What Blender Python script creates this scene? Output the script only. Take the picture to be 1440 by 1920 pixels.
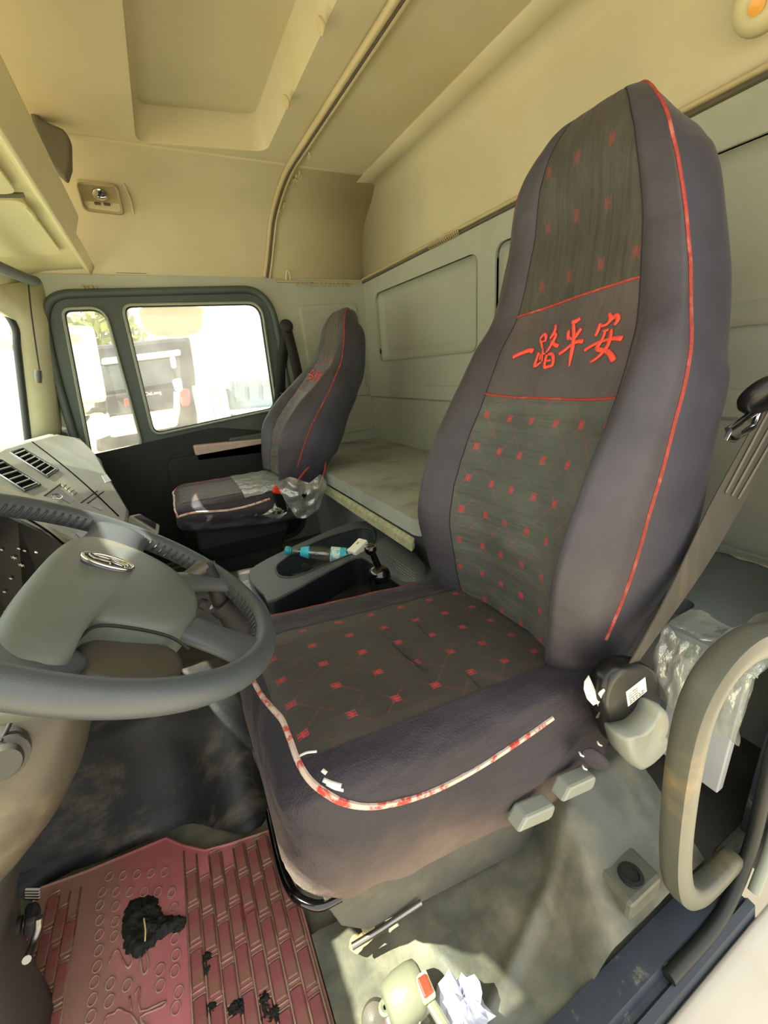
import bpy, bmesh, math, random
from mathutils import Vector, Matrix, noise
from mathutils.bvhtree import BVHTree
from mathutils.geometry import tessellate_polygon

for o in list(bpy.data.objects):
    bpy.data.objects.remove(o)
SC = bpy.context.scene
COL = SC.collection
V = Vector
random.seed(4)

# ------------------------------------------------------------------ camera
# world: x towards the rear wall, y towards the passenger door, z up; cab floor z = 0
CAM = V((0, 0, .93))
FPX = 779.0
_Y = V((-422, -242, 779)).normalized()
_X = V((1668, -400, 779)); _X = (_X - _X.dot(_Y) * _Y).normalized()
_D = _Y.cross(_X)
cam_data = bpy.data.cameras.new('camera')
cam = bpy.data.objects.new('camera', cam_data); COL.objects.link(cam)
cam_data.sensor_fit = 'VERTICAL'; cam_data.sensor_height = 36
cam_data.lens = FPX / 1920 * 36
cam_data.clip_start = .02
right = V((_X[0], _Y[0], -_D[0])); down = V((_X[1], _Y[1], -_D[1])); fwd = V((_X[2], _Y[2], -_D[2]))
m3 = Matrix((right, -down, -fwd)).transposed()
cam.matrix_world = Matrix.Translation(CAM) @ m3.to_4x4()
SC.camera = cam

# ------------------------------------------------------------------ light
SC.view_settings.view_transform = 'Standard'
SC.view_settings.look = 'None'
SC.view_settings.gamma = 1
SC.view_settings.use_curve_mapping = False
SC.view_settings.exposure = 0.0
world = bpy.data.worlds.new('hazy_sky'); SC.world = world
world.use_nodes = True
bg = world.node_tree.nodes['Background']
bg.inputs[0].default_value = (1.0, .985, .94, 1)
bg.inputs[1].default_value = 2.3
sun_d = bpy.data.lights.new('sun', 'SUN'); sun_d.energy = 27; sun_d.angle = .009
sun_d.color = (1, .93, .78)
sun = bpy.data.objects.new('sun', sun_d); COL.objects.link(sun)
SUN_DIR = V((.518, -.04, -.852)).normalized()        # travelling direction: in through the windscreen
sun.rotation_euler = SUN_DIR.to_track_quat('-Z', 'Y').to_euler()

# ------------------------------------------------------------------ helpers
def ray(px, py):
    v = V((px - 720, py - 960, FPX))
    return V((v.dot(_X), v.dot(_Y), -v.dot(_D)))

def at(px, py, **k):
    (a, val), = k.items(); i = 'xyz'.index(a)
    r = ray(px, py); return CAM + r * ((val - CAM[i]) / r[i])

def hit(px, py, p, n):
    r = ray(px, py); n = V(n); return CAM + r * ((V(p) - CAM).dot(n) / r.dot(n))

def srgb(h):
    c = [int(h[i:i + 2], 16) / 255 for i in (0, 2, 4)]
    return tuple(x / 12.92 if x <= .04045 else ((x + .055) / 1.055) ** 2.4 for x in c) + (1,)

class NT:
    def __init__(s, name):
        s.m = bpy.data.materials.new(name); s.m.use_nodes = True
        s.t = s.m.node_tree; s.b = s.t.nodes['Principled BSDF']; s.out = s.t.nodes['Material Output']
    def n(s, kind, **kw):
        nd = s.t.nodes.new(kind)
        for k, v in kw.items(): setattr(nd, k, v)
        return nd
    def link(s, a, b): s.t.links.new(a, b)
    def put(s, sock, v):
        if hasattr(v, 'is_output') or isinstance(v, bpy.types.NodeSocket): s.link(v, sock)
        else: sock.default_value = v
    def math(s, op, a, b=None, c=None):
        nd = s.n('ShaderNodeMath', operation=op)
        s.put(nd.inputs[0], a)
        if b is not None: s.put(nd.inputs[1], b)
        if c is not None: s.put(nd.inputs[2], c)
        return nd.outputs[0]
    def noise(s, scale, detail=4, rough=.55, vec=None, stretch=None, coord='Object'):
        nd = s.n('ShaderNodeTexNoise'); nd.inputs['Scale'].default_value = scale
        nd.inputs['Detail'].default_value = detail; nd.inputs['Roughness'].default_value = rough
        tc = s.n('ShaderNodeTexCoord'); v = vec or tc.outputs[coord]
        if stretch:
            mp = s.n('ShaderNodeMapping'); mp.inputs['Scale'].default_value = stretch
            s.link(v, mp.inputs[0]); v = mp.outputs[0]
        s.link(v, nd.inputs['Vector']); return nd.outputs[0]
    def ramp(s, fac, lo, hi):
        nd = s.n('ShaderNodeMapRange'); nd.clamp = True; nd.interpolation_type = 'SMOOTHSTEP'
        s.link(fac, nd.inputs[0]); nd.inputs[1].default_value = lo; nd.inputs[2].default_value = hi
        return nd.outputs[0]
    def mix(s, fac, a, b):
        nd = s.n('ShaderNodeMix', data_type='RGBA'); s.put(nd.inputs[0], fac)
        s.put(nd.inputs[6], a); s.put(nd.inputs[7], b); return nd.outputs[2]
    def bump(s, h, strength=.3, dist=.002):
        nd = s.n('ShaderNodeBump'); nd.inputs['Strength'].default_value = strength
        nd.inputs['Distance'].default_value = dist; s.link(h, nd.inputs['Height'])
        s.link(nd.outputs[0], s.b.inputs['Normal'])
    def base(s, c): s.put(s.b.inputs['Base Color'], c)

def mat(name, col, rough=.5, metal=0, var=.12, vscale=6, dirt=None, dscale=5, dlo=.55, dhi=.7, grain=0, gscale=400, spec=.5, stretch=None, coat=0):
    t = NT(name); c = srgb(col)
    n1 = t.noise(vscale, 5, stretch=stretch)
    dark = tuple(x * (1 - var) for x in c[:3]) + (1,); lite = tuple(min(1, x * (1 + var)) for x in c[:3]) + (1,)
    out = t.mix(t.ramp(n1, .3, .7), dark, lite)
    if dirt:
        n2 = t.noise(dscale, 8, .65, stretch=stretch)
        out = t.mix(t.ramp(n2, dlo, dhi), out, srgb(dirt))
    t.base(out)
    t.b.inputs['Roughness'].default_value = rough; t.b.inputs['Metallic'].default_value = metal
    t.b.inputs['Specular IOR Level'].default_value = spec
    if coat: t.b.inputs['Coat Weight'].default_value = coat
    if grain: t.bump(t.noise(gscale, 2), grain, .001)
    return t.m

def glass_mat(name, tint=(1, 1, 1, 1), dust=.2, dustcol='f4f6ee', rough=.0, gloss=.06):
    t = NT(name); t.t.nodes.remove(t.b)
    tr = t.n('ShaderNodeBsdfTransparent'); tr.inputs[0].default_value = tint
    gl = t.n('ShaderNodeBsdfGlossy'); gl.inputs['Roughness'].default_value = rough + .02
    tl = t.n('ShaderNodeBsdfTranslucent'); tl.inputs[0].default_value = srgb(dustcol)
    mx = t.n('ShaderNodeMixShader'); mx.inputs[0].default_value = gloss
    t.link(tr.outputs[0], mx.inputs[1]); t.link(gl.outputs[0], mx.inputs[2])
    m2 = t.n('ShaderNodeMixShader')
    nz = t.ramp(t.noise(7, 6, .6), .25, .8)
    t.link(t.math('MULTIPLY', t.math('ADD', nz, .55), dust), m2.inputs[0])
    t.link(mx.outputs[0], m2.inputs[1]); t.link(tl.outputs[0], m2.inputs[2])
    t.link(m2.outputs[0], t.out.inputs[0]); return t.m

def tag(o, label=None, cat=None, group=None, kind=None):
    if label: o['label'] = label
    if cat: o['category'] = cat
    if group: o['group'] = group
    if kind: o['kind'] = kind
    return o

def thing(name, label, cat, loc=(0, 0, 0), group=None):
    o = bpy.data.objects.new(name, None); COL.objects.link(o); o.location = loc
    o.empty_display_size = .05
    return tag(o, label, cat, group)

def world_loc(o):
    return V(o.location)          # meshes sit at the origin in world space, so a nested part needs no offset

def obj(name, verts, faces, m, parent=None, smooth=True, bevel=0, bseg=2, sub=0, solid=0, soff=-1, uvs=None, kind=None, label=None, angle=None):
    me = bpy.data.meshes.new(name); me.from_pydata([tuple(v) for v in verts], [], [tuple(f) for f in faces]); me.validate()
    bm = bmesh.new(); bm.from_mesh(me); bmesh.ops.recalc_face_normals(bm, faces=bm.faces); bm.to_mesh(me); bm.free()
    if smooth: me.polygons.foreach_set('use_smooth', [True] * len(me.polygons))
    if uvs:
        ul = me.uv_layers.new(name='UVMap')
        for l in me.loops: ul.data[l.index].uv = uvs[l.vertex_index]
    me.materials.append(m)
    o = bpy.data.objects.new(name, me); COL.objects.link(o)
    if parent is not None:
        o.parent = parent
        o.matrix_parent_inverse = Matrix.Translation(-world_loc(parent))
    if solid:
        md = o.modifiers.new('solid', 'SOLIDIFY'); md.thickness = solid; md.offset = soff
    if bevel:
        md = o.modifiers.new('bevel', 'BEVEL'); md.width = bevel; md.segments = bseg; md.limit_method = 'ANGLE'; md.angle_limit = .6
        md.harden_normals = False
    if sub:
        md = o.modifiers.new('sub', 'SUBSURF'); md.levels = sub; md.render_levels = sub
    if smooth and not sub and angle is not None:
        bm = bmesh.new(); bm.from_mesh(me)
        for e in bm.edges:
            if len(e.link_faces) == 2 and e.calc_face_angle(0) > angle: e.smooth = False
        bm.to_mesh(me); bm.free()
    if kind: o['kind'] = kind
    if label: o['label'] = label
    return o

def box_vf(c, s, rot=None):
    c = V(c); R = rot or Matrix.Identity(3)
    vs = [c + R @ V((x * s[0] / 2, y * s[1] / 2, z * s[2] / 2)) for x in (-1, 1) for y in (-1, 1) for z in (-1, 1)]
    return vs, [(0, 1, 3, 2), (4, 6, 7, 5), (0, 4, 5, 1), (2, 3, 7, 6), (0, 2, 6, 4), (1, 5, 7, 3)]

def box(name, c, s, m, parent=None, rot=None, bevel=.003, **k):
    v, f = box_vf(c, s, rot); return obj(name, v, f, m, parent, smooth=bevel > 0 and False, bevel=bevel, **k)

def rotm(axis, a): return Matrix.Rotation(a, 3, axis)

def cr(pts, n, closed=False):
    out = []; L = len(pts); pts = [V(p) for p in pts]
    for i in range(L if closed else L - 1):
        p0 = pts[(i - 1) % L] if closed or i > 0 else pts[0] * 2 - pts[1]
        p1, p2 = pts[i], pts[(i + 1) % L]
        p3 = pts[(i + 2) % L] if closed or i + 2 < L else pts[-1] * 2 - pts[-2]
        for k in range(n):
            t = k / n
            out.append(.5 * (2 * p1 + (p2 - p0) * t + (2 * p0 - 5 * p1 + 4 * p2 - p3) * t * t + (3 * p1 - p0 - 3 * p2 + p3) * t ** 3))
    if not closed: out.append(pts[-1])
    return out

def tube_vf(pts, r, n=10, closed=False, up=None, flat=1.0):
    pts = [V(p) for p in pts]; L = len(pts); vs, fs = [], []
    u = None
    for i, p in enumerate(pts):
        a = pts[(i - 1) % L] if closed or i else p; b = pts[(i + 1) % L] if closed or i < L - 1 else p
        t = (b - a).normalized()
        if u is None:
            ref = V(up) if up else (V((0, 0, 1)) if abs(t.z) < .9 else V((1, 0, 0)))
            u = (ref - ref.dot(t) * t).normalized()
        else: u = (u - u.dot(t) * t).normalized()
        w = t.cross(u); rr = r[i] if isinstance(r, (list, tuple)) else r
        for k in range(n):
            an = 2 * math.pi * k / n
            vs.append(p + u * rr * math.cos(an) * flat + w * rr * math.sin(an))
    for i in range(L if closed else L - 1):
        j = (i + 1) % L
        for k in range(n):
            k2 = (k + 1) % n; fs.append((i * n + k, i * n + k2, j * n + k2, j * n + k))
    if not closed:
        fs.append(tuple(range(n))[::-1]); fs.append(tuple((L - 1) * n + k for k in range(n)))
    return vs, fs

def tube(name, pts, r, m, parent=None, n=10, smooth_n=0, closed=False, up=None, flat=1.0, **k):
    if smooth_n: pts = cr(pts, smooth_n, closed)
    v, f = tube_vf(pts, r, n, closed, up, flat)
    return obj(name, v, f, m, parent, angle=1.0, **k)

def loft(name, rings, m, parent=None, closed=True, caps=True, **k):
    n = len(rings[0]); vs = [p for r in rings for p in r]; fs = []
    for i in range(len(rings) - 1):
        for a in range(n if closed else n - 1):
            b = (a + 1) % n; fs.append((i * n + a, i * n + b, (i + 1) * n + b, (i + 1) * n + a))
    if caps and closed:
        fs.append(tuple(range(n))[::-1]); fs.append(tuple((len(rings) - 1) * n + a for a in range(n)))
    return obj(name, vs, fs, m, parent, **k)

def lathe(name, prof, o, d, m, parent=None, n=24, **k):
    o = V(o); d = V(d).normalized(); ref = V((0, 0, 1)) if abs(d.z) < .9 else V((1, 0, 0))
    u = (ref - ref.dot(d) * d).normalized(); w = d.cross(u)
    rings = [[o + d * h + (u * math.cos(2 * math.pi * a / n) + w * math.sin(2 * math.pi * a / n)) * max(r, 1e-4) for a in range(n)] for r, h in prof]
    return loft(name, rings, m, parent, angle=.7, **k)

def rpoly(pts, r, n=5):
    out = []; L = len(pts); pts = [V(p).to_2d() if len(p) > 2 else V(p) for p in pts]
    for i in range(L):
        p, a, b = pts[i], pts[i - 1], pts[(i + 1) % L]
        rr = r[i] if isinstance(r, (list, tuple)) else r
        da, db = (a - p), (b - p); ra = min(rr, da.length * .49); rb = min(rr, db.length * .49)
        A, B = p + da.normalized() * ra, p + db.normalized() * rb
        for k in range(n + 1):
            t = k / n; out.append(A * (1 - t) ** 2 + p * 2 * t * (1 - t) + B * t * t)
    return out

def plate(name, outer, holes, fn, m, parent=None, solid=.01, soff=-1, bevel=0, **k):
    """flat sheet with holes: 2-D loops filled, mapped to the world by fn"""
    loops = [[V((p[0], p[1], 0)) for p in l] for l in [outer] + holes]
    tris = tessellate_polygon(loops)
    flat = [p for l in loops for p in l]
    return obj(name, [fn(p.x, p.y) for p in flat], tris, m, parent, smooth=False, solid=solid, soff=soff, bevel=bevel, **k)

def prism(name, pts, d, m, parent=None, bevel=0, **k):
    """closed polygon of 3-D points, extruded by vector d"""
    n = len(pts); pts = [V(p) for p in pts]; d = V(d)
    vs = pts + [p + d for p in pts]
    fs = [tuple(range(n)), tuple(range(n, 2 * n))[::-1]] + [(i, (i + 1) % n, n + (i + 1) % n, n + i) for i in range(n)]
    return obj(name, vs, fs, m, parent, smooth=False, bevel=bevel, **k)

def grid(name, fn, nu, nv, m, parent=None, uv=False, **k):
    vs = [fn(i / nu, j / nv) for i in range(nu + 1) for j in range(nv + 1)]
    fs = [(i * (nv + 1) + j, (i + 1) * (nv + 1) + j, (i + 1) * (nv + 1) + j + 1, i * (nv + 1) + j + 1) for i in range(nu) for j in range(nv)]
    uvs = [(i / nu, j / nv) for i in range(nu + 1) for j in range(nv + 1)] if uv else None
    return obj(name, vs, fs, m, parent, uvs=uvs, **k)

def merge(parts):
    vs, fs = [], []
    for v, f in parts:
        o = len(vs); vs += list(v); fs += [tuple(i + o for i in q) for q in f]
    return vs, fs

def yz(x): return lambda a, b: V((x, a, b))
def xz(y): return lambda a, b: V((a, y, b))
def xy(z): return lambda a, b: V((a, b, z))
def fbm(x, y, z=0, o=4): return noise.fractal(V((x, y, z)), 1.0, 2.0, o)

# ------------------------------------------------------------------ materials
M = {}
M['head'] = mat('headliner_beige', 'bfb693', .75, var=.05, vscale=3, dirt='bcae80', dscale=1.7, dlo=.5, dhi=.75, grain=.15, gscale=500, spec=.25)
M['trimlite'] = mat('console_cream', 'cac193', .6, var=.04, vscale=3, grain=.1, gscale=500, spec=.3)
M['wallplastic'] = mat('wall_greige', 'a3a796', .65, var=.05, vscale=3, dirt='92957f', dscale=2.2, dlo=.5, dhi=.8, grain=.12, gscale=500, spec=.3)
M['groove'] = mat('dark_groove', '55503c', .7)
M['railm'] = mat('rail_beige', 'b5a67c', .4, var=.06, spec=.5)
M['door'] = mat('door_green_black', '454e49', .6, var=.15, vscale=4, dirt='474d45', dscale=4, dlo=.5, dhi=.75, grain=.2)
M['doorlo'] = mat('door_black', '141817', .65, var=.2)
M['gasket'] = mat('rubber_gasket', '1b201e', .55, var=.2)
M['gaskl'] = mat('window_seal_grey', '8a9182', .45, var=.1)
M['pillar'] = mat('pillar_cream', 'c3c0a0', .6, var=.05, spec=.3)
M['dash'] = mat('dash_grey_plastic', '767a6e', .5, var=.08, vscale=8, dirt='94927c', dscale=6, dlo=.52, dhi=.75, grain=.2, gscale=700)
M['dashdark'] = mat('dash_dark_plastic', '31373a', .4, var=.1, grain=.2, gscale=700)
M['black'] = mat('black_plastic', '0d0e10', .35, var=.2)
M['blackm'] = mat('black_matte', '17181a', .7, var=.2)
M['void'] = mat('vent_void_black', '08090a', .95, var=.1, spec=.05)
M['gloss'] = mat('black_gloss', '060607', .08, var=.1, coat=.5)
M['chrome'] = mat('chrome', 'd8dadb', .12, 1, var=.03)
M['steel'] = mat('worn_steel', '8d8c86', .35, 1, var=.15)
M['wheel'] = mat('wheel_leather', '434a4e', .42, var=.1, vscale=9, dirt='474a46', dscale=7, dlo=.52, dhi=.75, grain=.35, gscale=900, spec=.6)
M['hub'] = mat('wheel_hub_plastic', '5a615b', .45, var=.06, vscale=8, dirt='76735f', dscale=6, dlo=.5, dhi=.75, grain=.2, gscale=900)
M['column'] = mat('column_plastic', '4a463c', .42, var=.08, vscale=5, dirt='6f6550', dscale=5, dlo=.55, dhi=.72, grain=.2, gscale=700)
M['columndk'] = mat('column_boot_grey', '3f403c', .45, var=.12, vscale=6, grain=.2)
M['console'] = mat('console_charcoal', '4a5052', .45, var=.1, vscale=6, dirt='5c5d56', dscale=5, dlo=.5, dhi=.75, grain=.25, gscale=800)
M['consoled'] = mat('console_black_side', '14171f', .5, var=.15, grain=.2)
M['lever'] = mat('lever_grey', '8d9388', .42, var=.06, dirt='9a8f74', dscale=14, dlo=.5, dhi=.8)
M['handle'] = mat('grab_handle_grey', '53554a', .45, var=.07, vscale=6, dirt='7c6d50', dscale=9, dlo=.5, dhi=.72, grain=.12)
M['rubber'] = mat('floor_rubber', '50554c', .5, var=.25, vscale=7, dirt='97937a', dscale=2.6, dlo=.4, dhi=.75, grain=.4, gscale=160)
M['rubberd'] = mat('tunnel_black_cover', '111417', .55, var=.3, vscale=5, dirt='55503f', dscale=7, dlo=.5, dhi=.75, grain=.4, gscale=120, stretch=(1, 3, 1))
M['sill'] = mat('sill_blue_grey', '343c46', .5, var=.15, vscale=9, dirt='8d8a72', dscale=14, dlo=.6, dhi=.7, grain=.2)
M['paint'] = mat('cab_paint_cream', 'b5b0a2', .4, var=.05, dirt='b6a98a', dscale=8, dlo=.55, dhi=.75)
M['bunk'] = mat('bunk_board_grey', '989c92', .7, var=.1, vscale=6, dirt='6b6e65', dscale=5, dlo=.5, dhi=.75, grain=.2)
M['bunkedge'] = mat('bunk_edge_carpet', 'a5a382', .9, var=.2, vscale=60, grain=.6, gscale=300)
M['mattress'] = mat('mattress_slate', '6a7372', .7, var=.07, vscale=4, grain=.25, gscale=300)
M['panelw'] = mat('bunk_panel_pale', 'a9aeb0', .5, var=.05)
M['belt'] = mat('seat_belt_web', '4a463e', .7, var=.12, vscale=30, dirt='5d584a', dscale=30, stretch=(1, 1, .05))
M['belt2'] = mat('seat_belt_black', '1d1f20', .7, var=.1)
M['red'] = mat('buckle_red', 'd0331f', .35, var=.05)
M['pipe'] = mat('piping_red', '93362d', .75, var=.2, vscale=200, dirt='b9705f', dscale=40, dlo=.5, dhi=.75)
M['pipew'] = mat('piping_worn_white', 'd0bcae', .8, var=.1, vscale=80, dirt='c0473c', dscale=45, dlo=.5, dhi=.6)
M['embroid'] = mat('embroidery_red', 'e04a38', .6, var=.1, vscale=200, grain=.4, gscale=300)
M['white'] = mat('white_fabric', 'e6e6e0', .8, var=.04)
M['paper'] = mat('paper_white', 'e9e6da', .7, var=.03)
M['ink'] = mat('printed_grey', '8e867c', .7)
M['seatbase'] = mat('seat_base_dusty', '5d5c52', .7, var=.15, vscale=8, dirt='7c745e', dscale=6, dlo=.5, dhi=.75, grain=.3)
M['dust'] = mat('dusty_steel_tan', 'a8996c', .75, var=.15, vscale=15, grain=.4, gscale=200)
M['bottleblue'] = mat('bottle_label_cyan', '35b3c8', .45, var=.12, vscale=60)
M['cap'] = mat('bottle_cap_teal', '1d93a2', .35, var=.08)
M['mirror'] = mat('mirror_shell_cream', 'eeead0', .4, var=.08, vscale=6)
M['mirrorglass'] = mat('mirror_glass', 'e8ecd8', .08, .9, var=.02)
M['truckdk'] = mat('truck_dark', '20262b', .5, var=.3, vscale=2)
M['truckgl'] = mat('truck_glass', '48555a', .15, var=.2, vscale=2)
M['truckwh'] = mat('truck_silver', 'c9ced2', .45, var=.1)
M['truckred'] = mat('truck_red', 'b03a36', .5, var=.15)
M['trailer'] = mat('trailer_blue_grey', '7f959b', .6, var=.12, vscale=2)
M['ground'] = mat('yard_ground', 'a59b86', .9, var=.12, vscale=1.2, dirt='8a8069', dscale=.8, grain=.4, gscale=40)
M['leaf'] = mat('leaf_olive', '7d8a36', .8, var=.3, vscale=3)
M['switch'] = mat('switch_housing_olive', '6d715d', .4, var=.08, vscale=20)
M['dirtlump'] = mat('dirt_black', '191a15', .85, var=.5, vscale=60, grain=.8, gscale=150)
M['glass'] = glass_mat('door_glass_dusty', (.97, 1, .97, 1), .19)
M['wglass'] = glass_mat('windscreen_glass', (.95, 1, .98, 1), .25, 'e9fff4')
M['bglass'] = glass_mat('bottle_glass', (.80, .90, .92, 1), .05, 'dfeeee', 0, .12)

def plastic_mat():
    t = NT('clear_plastic_film'); t.t.nodes.remove(t.b)
    tr = t.n('ShaderNodeBsdfTransparent'); tr.inputs[0].default_value = (.93, .96, .94, 1)
    gl = t.n('ShaderNodeBsdfGlossy'); gl.inputs['Roughness'].default_value = .14
    df = t.n('ShaderNodeBsdfDiffuse'); df.inputs[0].default_value = srgb('bcc3b8')
    bp = t.n('ShaderNodeBump'); bp.inputs['Strength'].default_value = .9; bp.inputs['Distance'].default_value = .012
    t.link(t.noise(16, 5, .6, stretch=(1, 1, .5)), bp.inputs['Height'])
    t.link(bp.outputs[0], gl.inputs['Normal']); t.link(bp.outputs[0], df.inputs['Normal'])
    m1 = t.n('ShaderNodeMixShader'); m1.inputs[0].default_value = .38
    t.link(df.outputs[0], m1.inputs[1]); t.link(gl.outputs[0], m1.inputs[2])
    m2 = t.n('ShaderNodeMixShader'); m2.inputs[0].default_value = .5
    t.link(tr.outputs[0], m2.inputs[1]); t.link(m1.outputs[0], m2.inputs[2])
    t.link(m2.outputs[0], t.out.inputs[0]); return t.m
M['film'] = plastic_mat()

def fabric(name, col, wrinkle=(3, 22, 3), dusty=None, strength=.5, rough=.62, sheen=.08, dist=.006):
    t = NT(name); c = srgb(col)
    n1 = t.noise(9, 5)
    dark = tuple(x * .82 for x in c[:3]) + (1,); lite = tuple(x * 1.18 for x in c[:3]) + (1,)
    out = t.mix(t.ramp(n1, .3, .7), dark, lite)
    if dusty:
        colr, z0, z1 = dusty
        tc = t.n('ShaderNodeTexCoord'); sp = t.n('ShaderNodeSeparateXYZ'); t.link(tc.outputs['Object'], sp.inputs[0])
        zz = t.math('ADD', sp.outputs[2], t.math('MULTIPLY', t.math('SUBTRACT', t.noise(6, 5), .5), .16))
        zz = t.math('ADD', zz, t.math('MULTIPLY', sp.outputs[0], .28))
        out = t.mix(t.math('MULTIPLY', t.ramp(zz, z1, z0), .8), out, srgb(colr))
    t.base(out)
    t.b.inputs['Roughness'].default_value = rough
    t.b.inputs['Sheen Weight'].default_value = sheen
    t.b.inputs['Sheen Roughness'].default_value = .4
    w = t.noise(1, 3, .5, stretch=wrinkle)
    t.bump(t.math('ADD', t.math('MULTIPLY', w, 1.0), t.math('MULTIPLY', t.noise(350, 2), .06)), strength, dist)
    return t.m

def patterned(name, col, pu, pv, line=.35, mo=.9, wrinkle=(3, 3, 20), dist=.005, motif='b53436'):
    """quilted cover cloth: faint red lattice with little embroidered knots, in metres of cloth (UV)"""
    t = NT(name); c = srgb(col)
    uv = t.n('ShaderNodeUVMap'); sp = t.n('ShaderNodeSeparateXYZ'); t.link(uv.outputs[0], sp.inputs[0])
    u = t.math('DIVIDE', sp.outputs[0], pu); v = t.math('DIVIDE', sp.outputs[1], pv)
    def near(x):
        f = t.math('FRACT', x); return t.math('MINIMUM', f, t.math('SUBTRACT', 1.0, f))
    l1 = t.math('LESS_THAN', near(t.math('ADD', u, v)), .030)
    l2 = t.math('LESS_THAN', near(t.math('SUBTRACT', u, v)), .030)
    brk = t.ramp(t.noise(25, 3), .40, .62)
    lines = t.math('MULTIPLY', t.math('MULTIPLY', t.math('MAXIMUM', l1, l2), brk), line)
    fu = t.math('SUBTRACT', t.math('FRACT', t.math('ADD', u, .5)), .5); fv = t.math('SUBTRACT', t.math('FRACT', t.math('ADD', v, .5)), .5)
    au = t.math('ABSOLUTE', fu); av = t.math('ABSOLUTE', fv)
    box_ = t.math('MULTIPLY', t.math('LESS_THAN', au, .095), t.math('LESS_THAN', av, .11))
    hole = t.math('MULTIPLY', t.math('LESS_THAN', t.math('ABSOLUTE', t.math('SUBTRACT', au, .048)), .018), t.math('GREATER_THAN', av, .025))
    mot = t.math('MULTIPLY', box_, t.math('SUBTRACT', 1.0, t.math('MULTIPLY', hole, .85)))
    mot = t.math('MULTIPLY', mot, t.ramp(t.noise(120, 2), .25, .5))
    n1 = t.noise(9, 5)
    dark = tuple(x * .8 for x in c[:3]) + (1,); lite = tuple(x * 1.2 for x in c[:3]) + (1,)
    out = t.mix(t.ramp(n1, .3, .7), dark, lite)
    out = t.mix(lines, out, srgb('a83c3c'))
    out = t.mix(t.math('MULTIPLY', mot, mo), out, srgb(motif))
    t.base(out); t.b.inputs['Roughness'].default_value = .6
    t.b.inputs['Sheen Weight'].default_value = .08
    w = t.noise(1, 3, .5, stretch=wrinkle)
    h = t.math('ADD', w, t.math('MULTIPLY', mot, .06))
    t.bump(h, .85, dist * 2)
    return t.m

M['seat'] = fabric('seat_cover_aubergine', '38353b', (7, 7, 12), dist=.014, rough=.52)
M['seatside'] = fabric('seat_cover_navy_side', '34343f', (6, 6, 4), dist=.010, rough=.52)
M['seatcush'] = fabric('seat_cover_cushion', '28242e', (5, 9, 14), dusty=('857160', .20, .40), strength=.8, dist=.03)
M['seatband'] = fabric('seat_band_brown', '4b4343', (24, 24, 3), strength=.7, dist=.009)
M['seatpat'] = patterned('seat_pattern_back', '4a4d48', .058, .070, line=.26, wrinkle=(3, 5, 26), dist=.008)
M['seathead'] = patterned('seat_pattern_head', '37362d', .062, .085, line=.10, mo=.5, wrinkle=(30, 42, 3), dist=.007, motif='8f3229')
M['seatpatc'] = patterned('seat_pattern_cushion', '37342f', .062, .075, line=.16, wrinkle=(8, 18, 3), motif='b0303a')
M['seatlite'] = mat('seat_front_sunlit', 'b89f88', .8, var=.15, vscale=20)  # sunlit tan of the cushion front put into the colour; not assigned

def mat_red():
    t = NT('floor_mat_red')
    tc = t.n('ShaderNodeTexCoord'); sp = t.n('ShaderNodeSeparateXYZ'); t.link(tc.outputs['Object'], sp.inputs[0])
    red = t.mix(t.ramp(t.noise(6, 4), .3, .7), srgb('a3595c'), srgb('c4777c'))
    dusty = t.ramp(t.math('ADD', t.noise(4.5, 7, .6), t.math('MULTIPLY', t.math('ABSOLUTE', t.math('ADD', sp.outputs[0], .17)), 1.5)), .52, .86)
    out = t.mix(t.math('MULTIPLY', dusty, .8), red, srgb('8d7460'))
    t.base(out); t.b.inputs['Roughness'].default_value = .6
    t.bump(t.noise(200, 2), .2, .001); return t.m
M['mat'] = mat_red()
M['matridge'] = mat('mat_ridge_dusty', 'a88f7a', .7, var=.15, vscale=25, dirt='9a444a', dscale=12, dlo=.5, dhi=.7)
M['matblock'] = mat('mat_block_red', '965356', .6, var=.2, vscale=14, dirt='80664f', dscale=5, dlo=.42, dhi=.68)

# ================================================================== SETTING
ZC, ZT, XB, YW = 1.71, 1.365, 1.10, 2.30       # ceiling, track line, rear wall, passenger wall
def arc(c, r, a0, a1, n=8): return [(c[0] + r * math.cos(a0 + (a1 - a0) * i / n), c[1] + r * math.sin(a0 + (a1 - a0) * i / n)) for i in range(n + 1)]

# ceiling with a deep rectangular recess (roof hatch)
rec = [(.105, .72), (.105, 1.925), (.536, 1.865), (.536, .72)]
hole = rpoly(rec, .05, 6)
ceil_ = plate('ceiling', [(-.62, .1), (1.12, .1), (1.12, 2.32), (-.62, 2.32)], [hole], xy(ZC), M['head'], solid=.012, soff=1)
ceil_['kind'] = 'structure'
lip = [V((p[0], p[1], ZC)) for p in hole]
cx, cy = .32, 1.3
ring2 = [V((cx + (p[0] - cx) * .98, cy + (p[1] - cy) * .995, ZC + .02)) for p in hole]
ring3 = [V((cx + (p[0] - cx) * (.93 if p[0] < cx else .90), cy + (p[1] - cy) * .972, ZC + .085)) for p in hole]
ring4 = [V((cx + (p[0] - cx) * (.88 if p[0] < cx else .85), cy + (p[1] - cy) * .945, ZC + .092)) for p in hole]
loft('roof_recess', [lip, ring2, ring3, ring4], M['head'], ceil_, caps=False)
n_ = len(ring4)
obj('recess_panel', ring4, [tuple(range(n_))], M['head'], ceil_, smooth=False)
for px, py in ((538, 190), (603, 48)):
    lathe('plug', [(0, -.003), (.014, -.002), (.017, .002), (.016, .006)], at(px, py, x=.518), (-.9, 0, -.4), M['railm'], ceil_, n=16)

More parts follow.
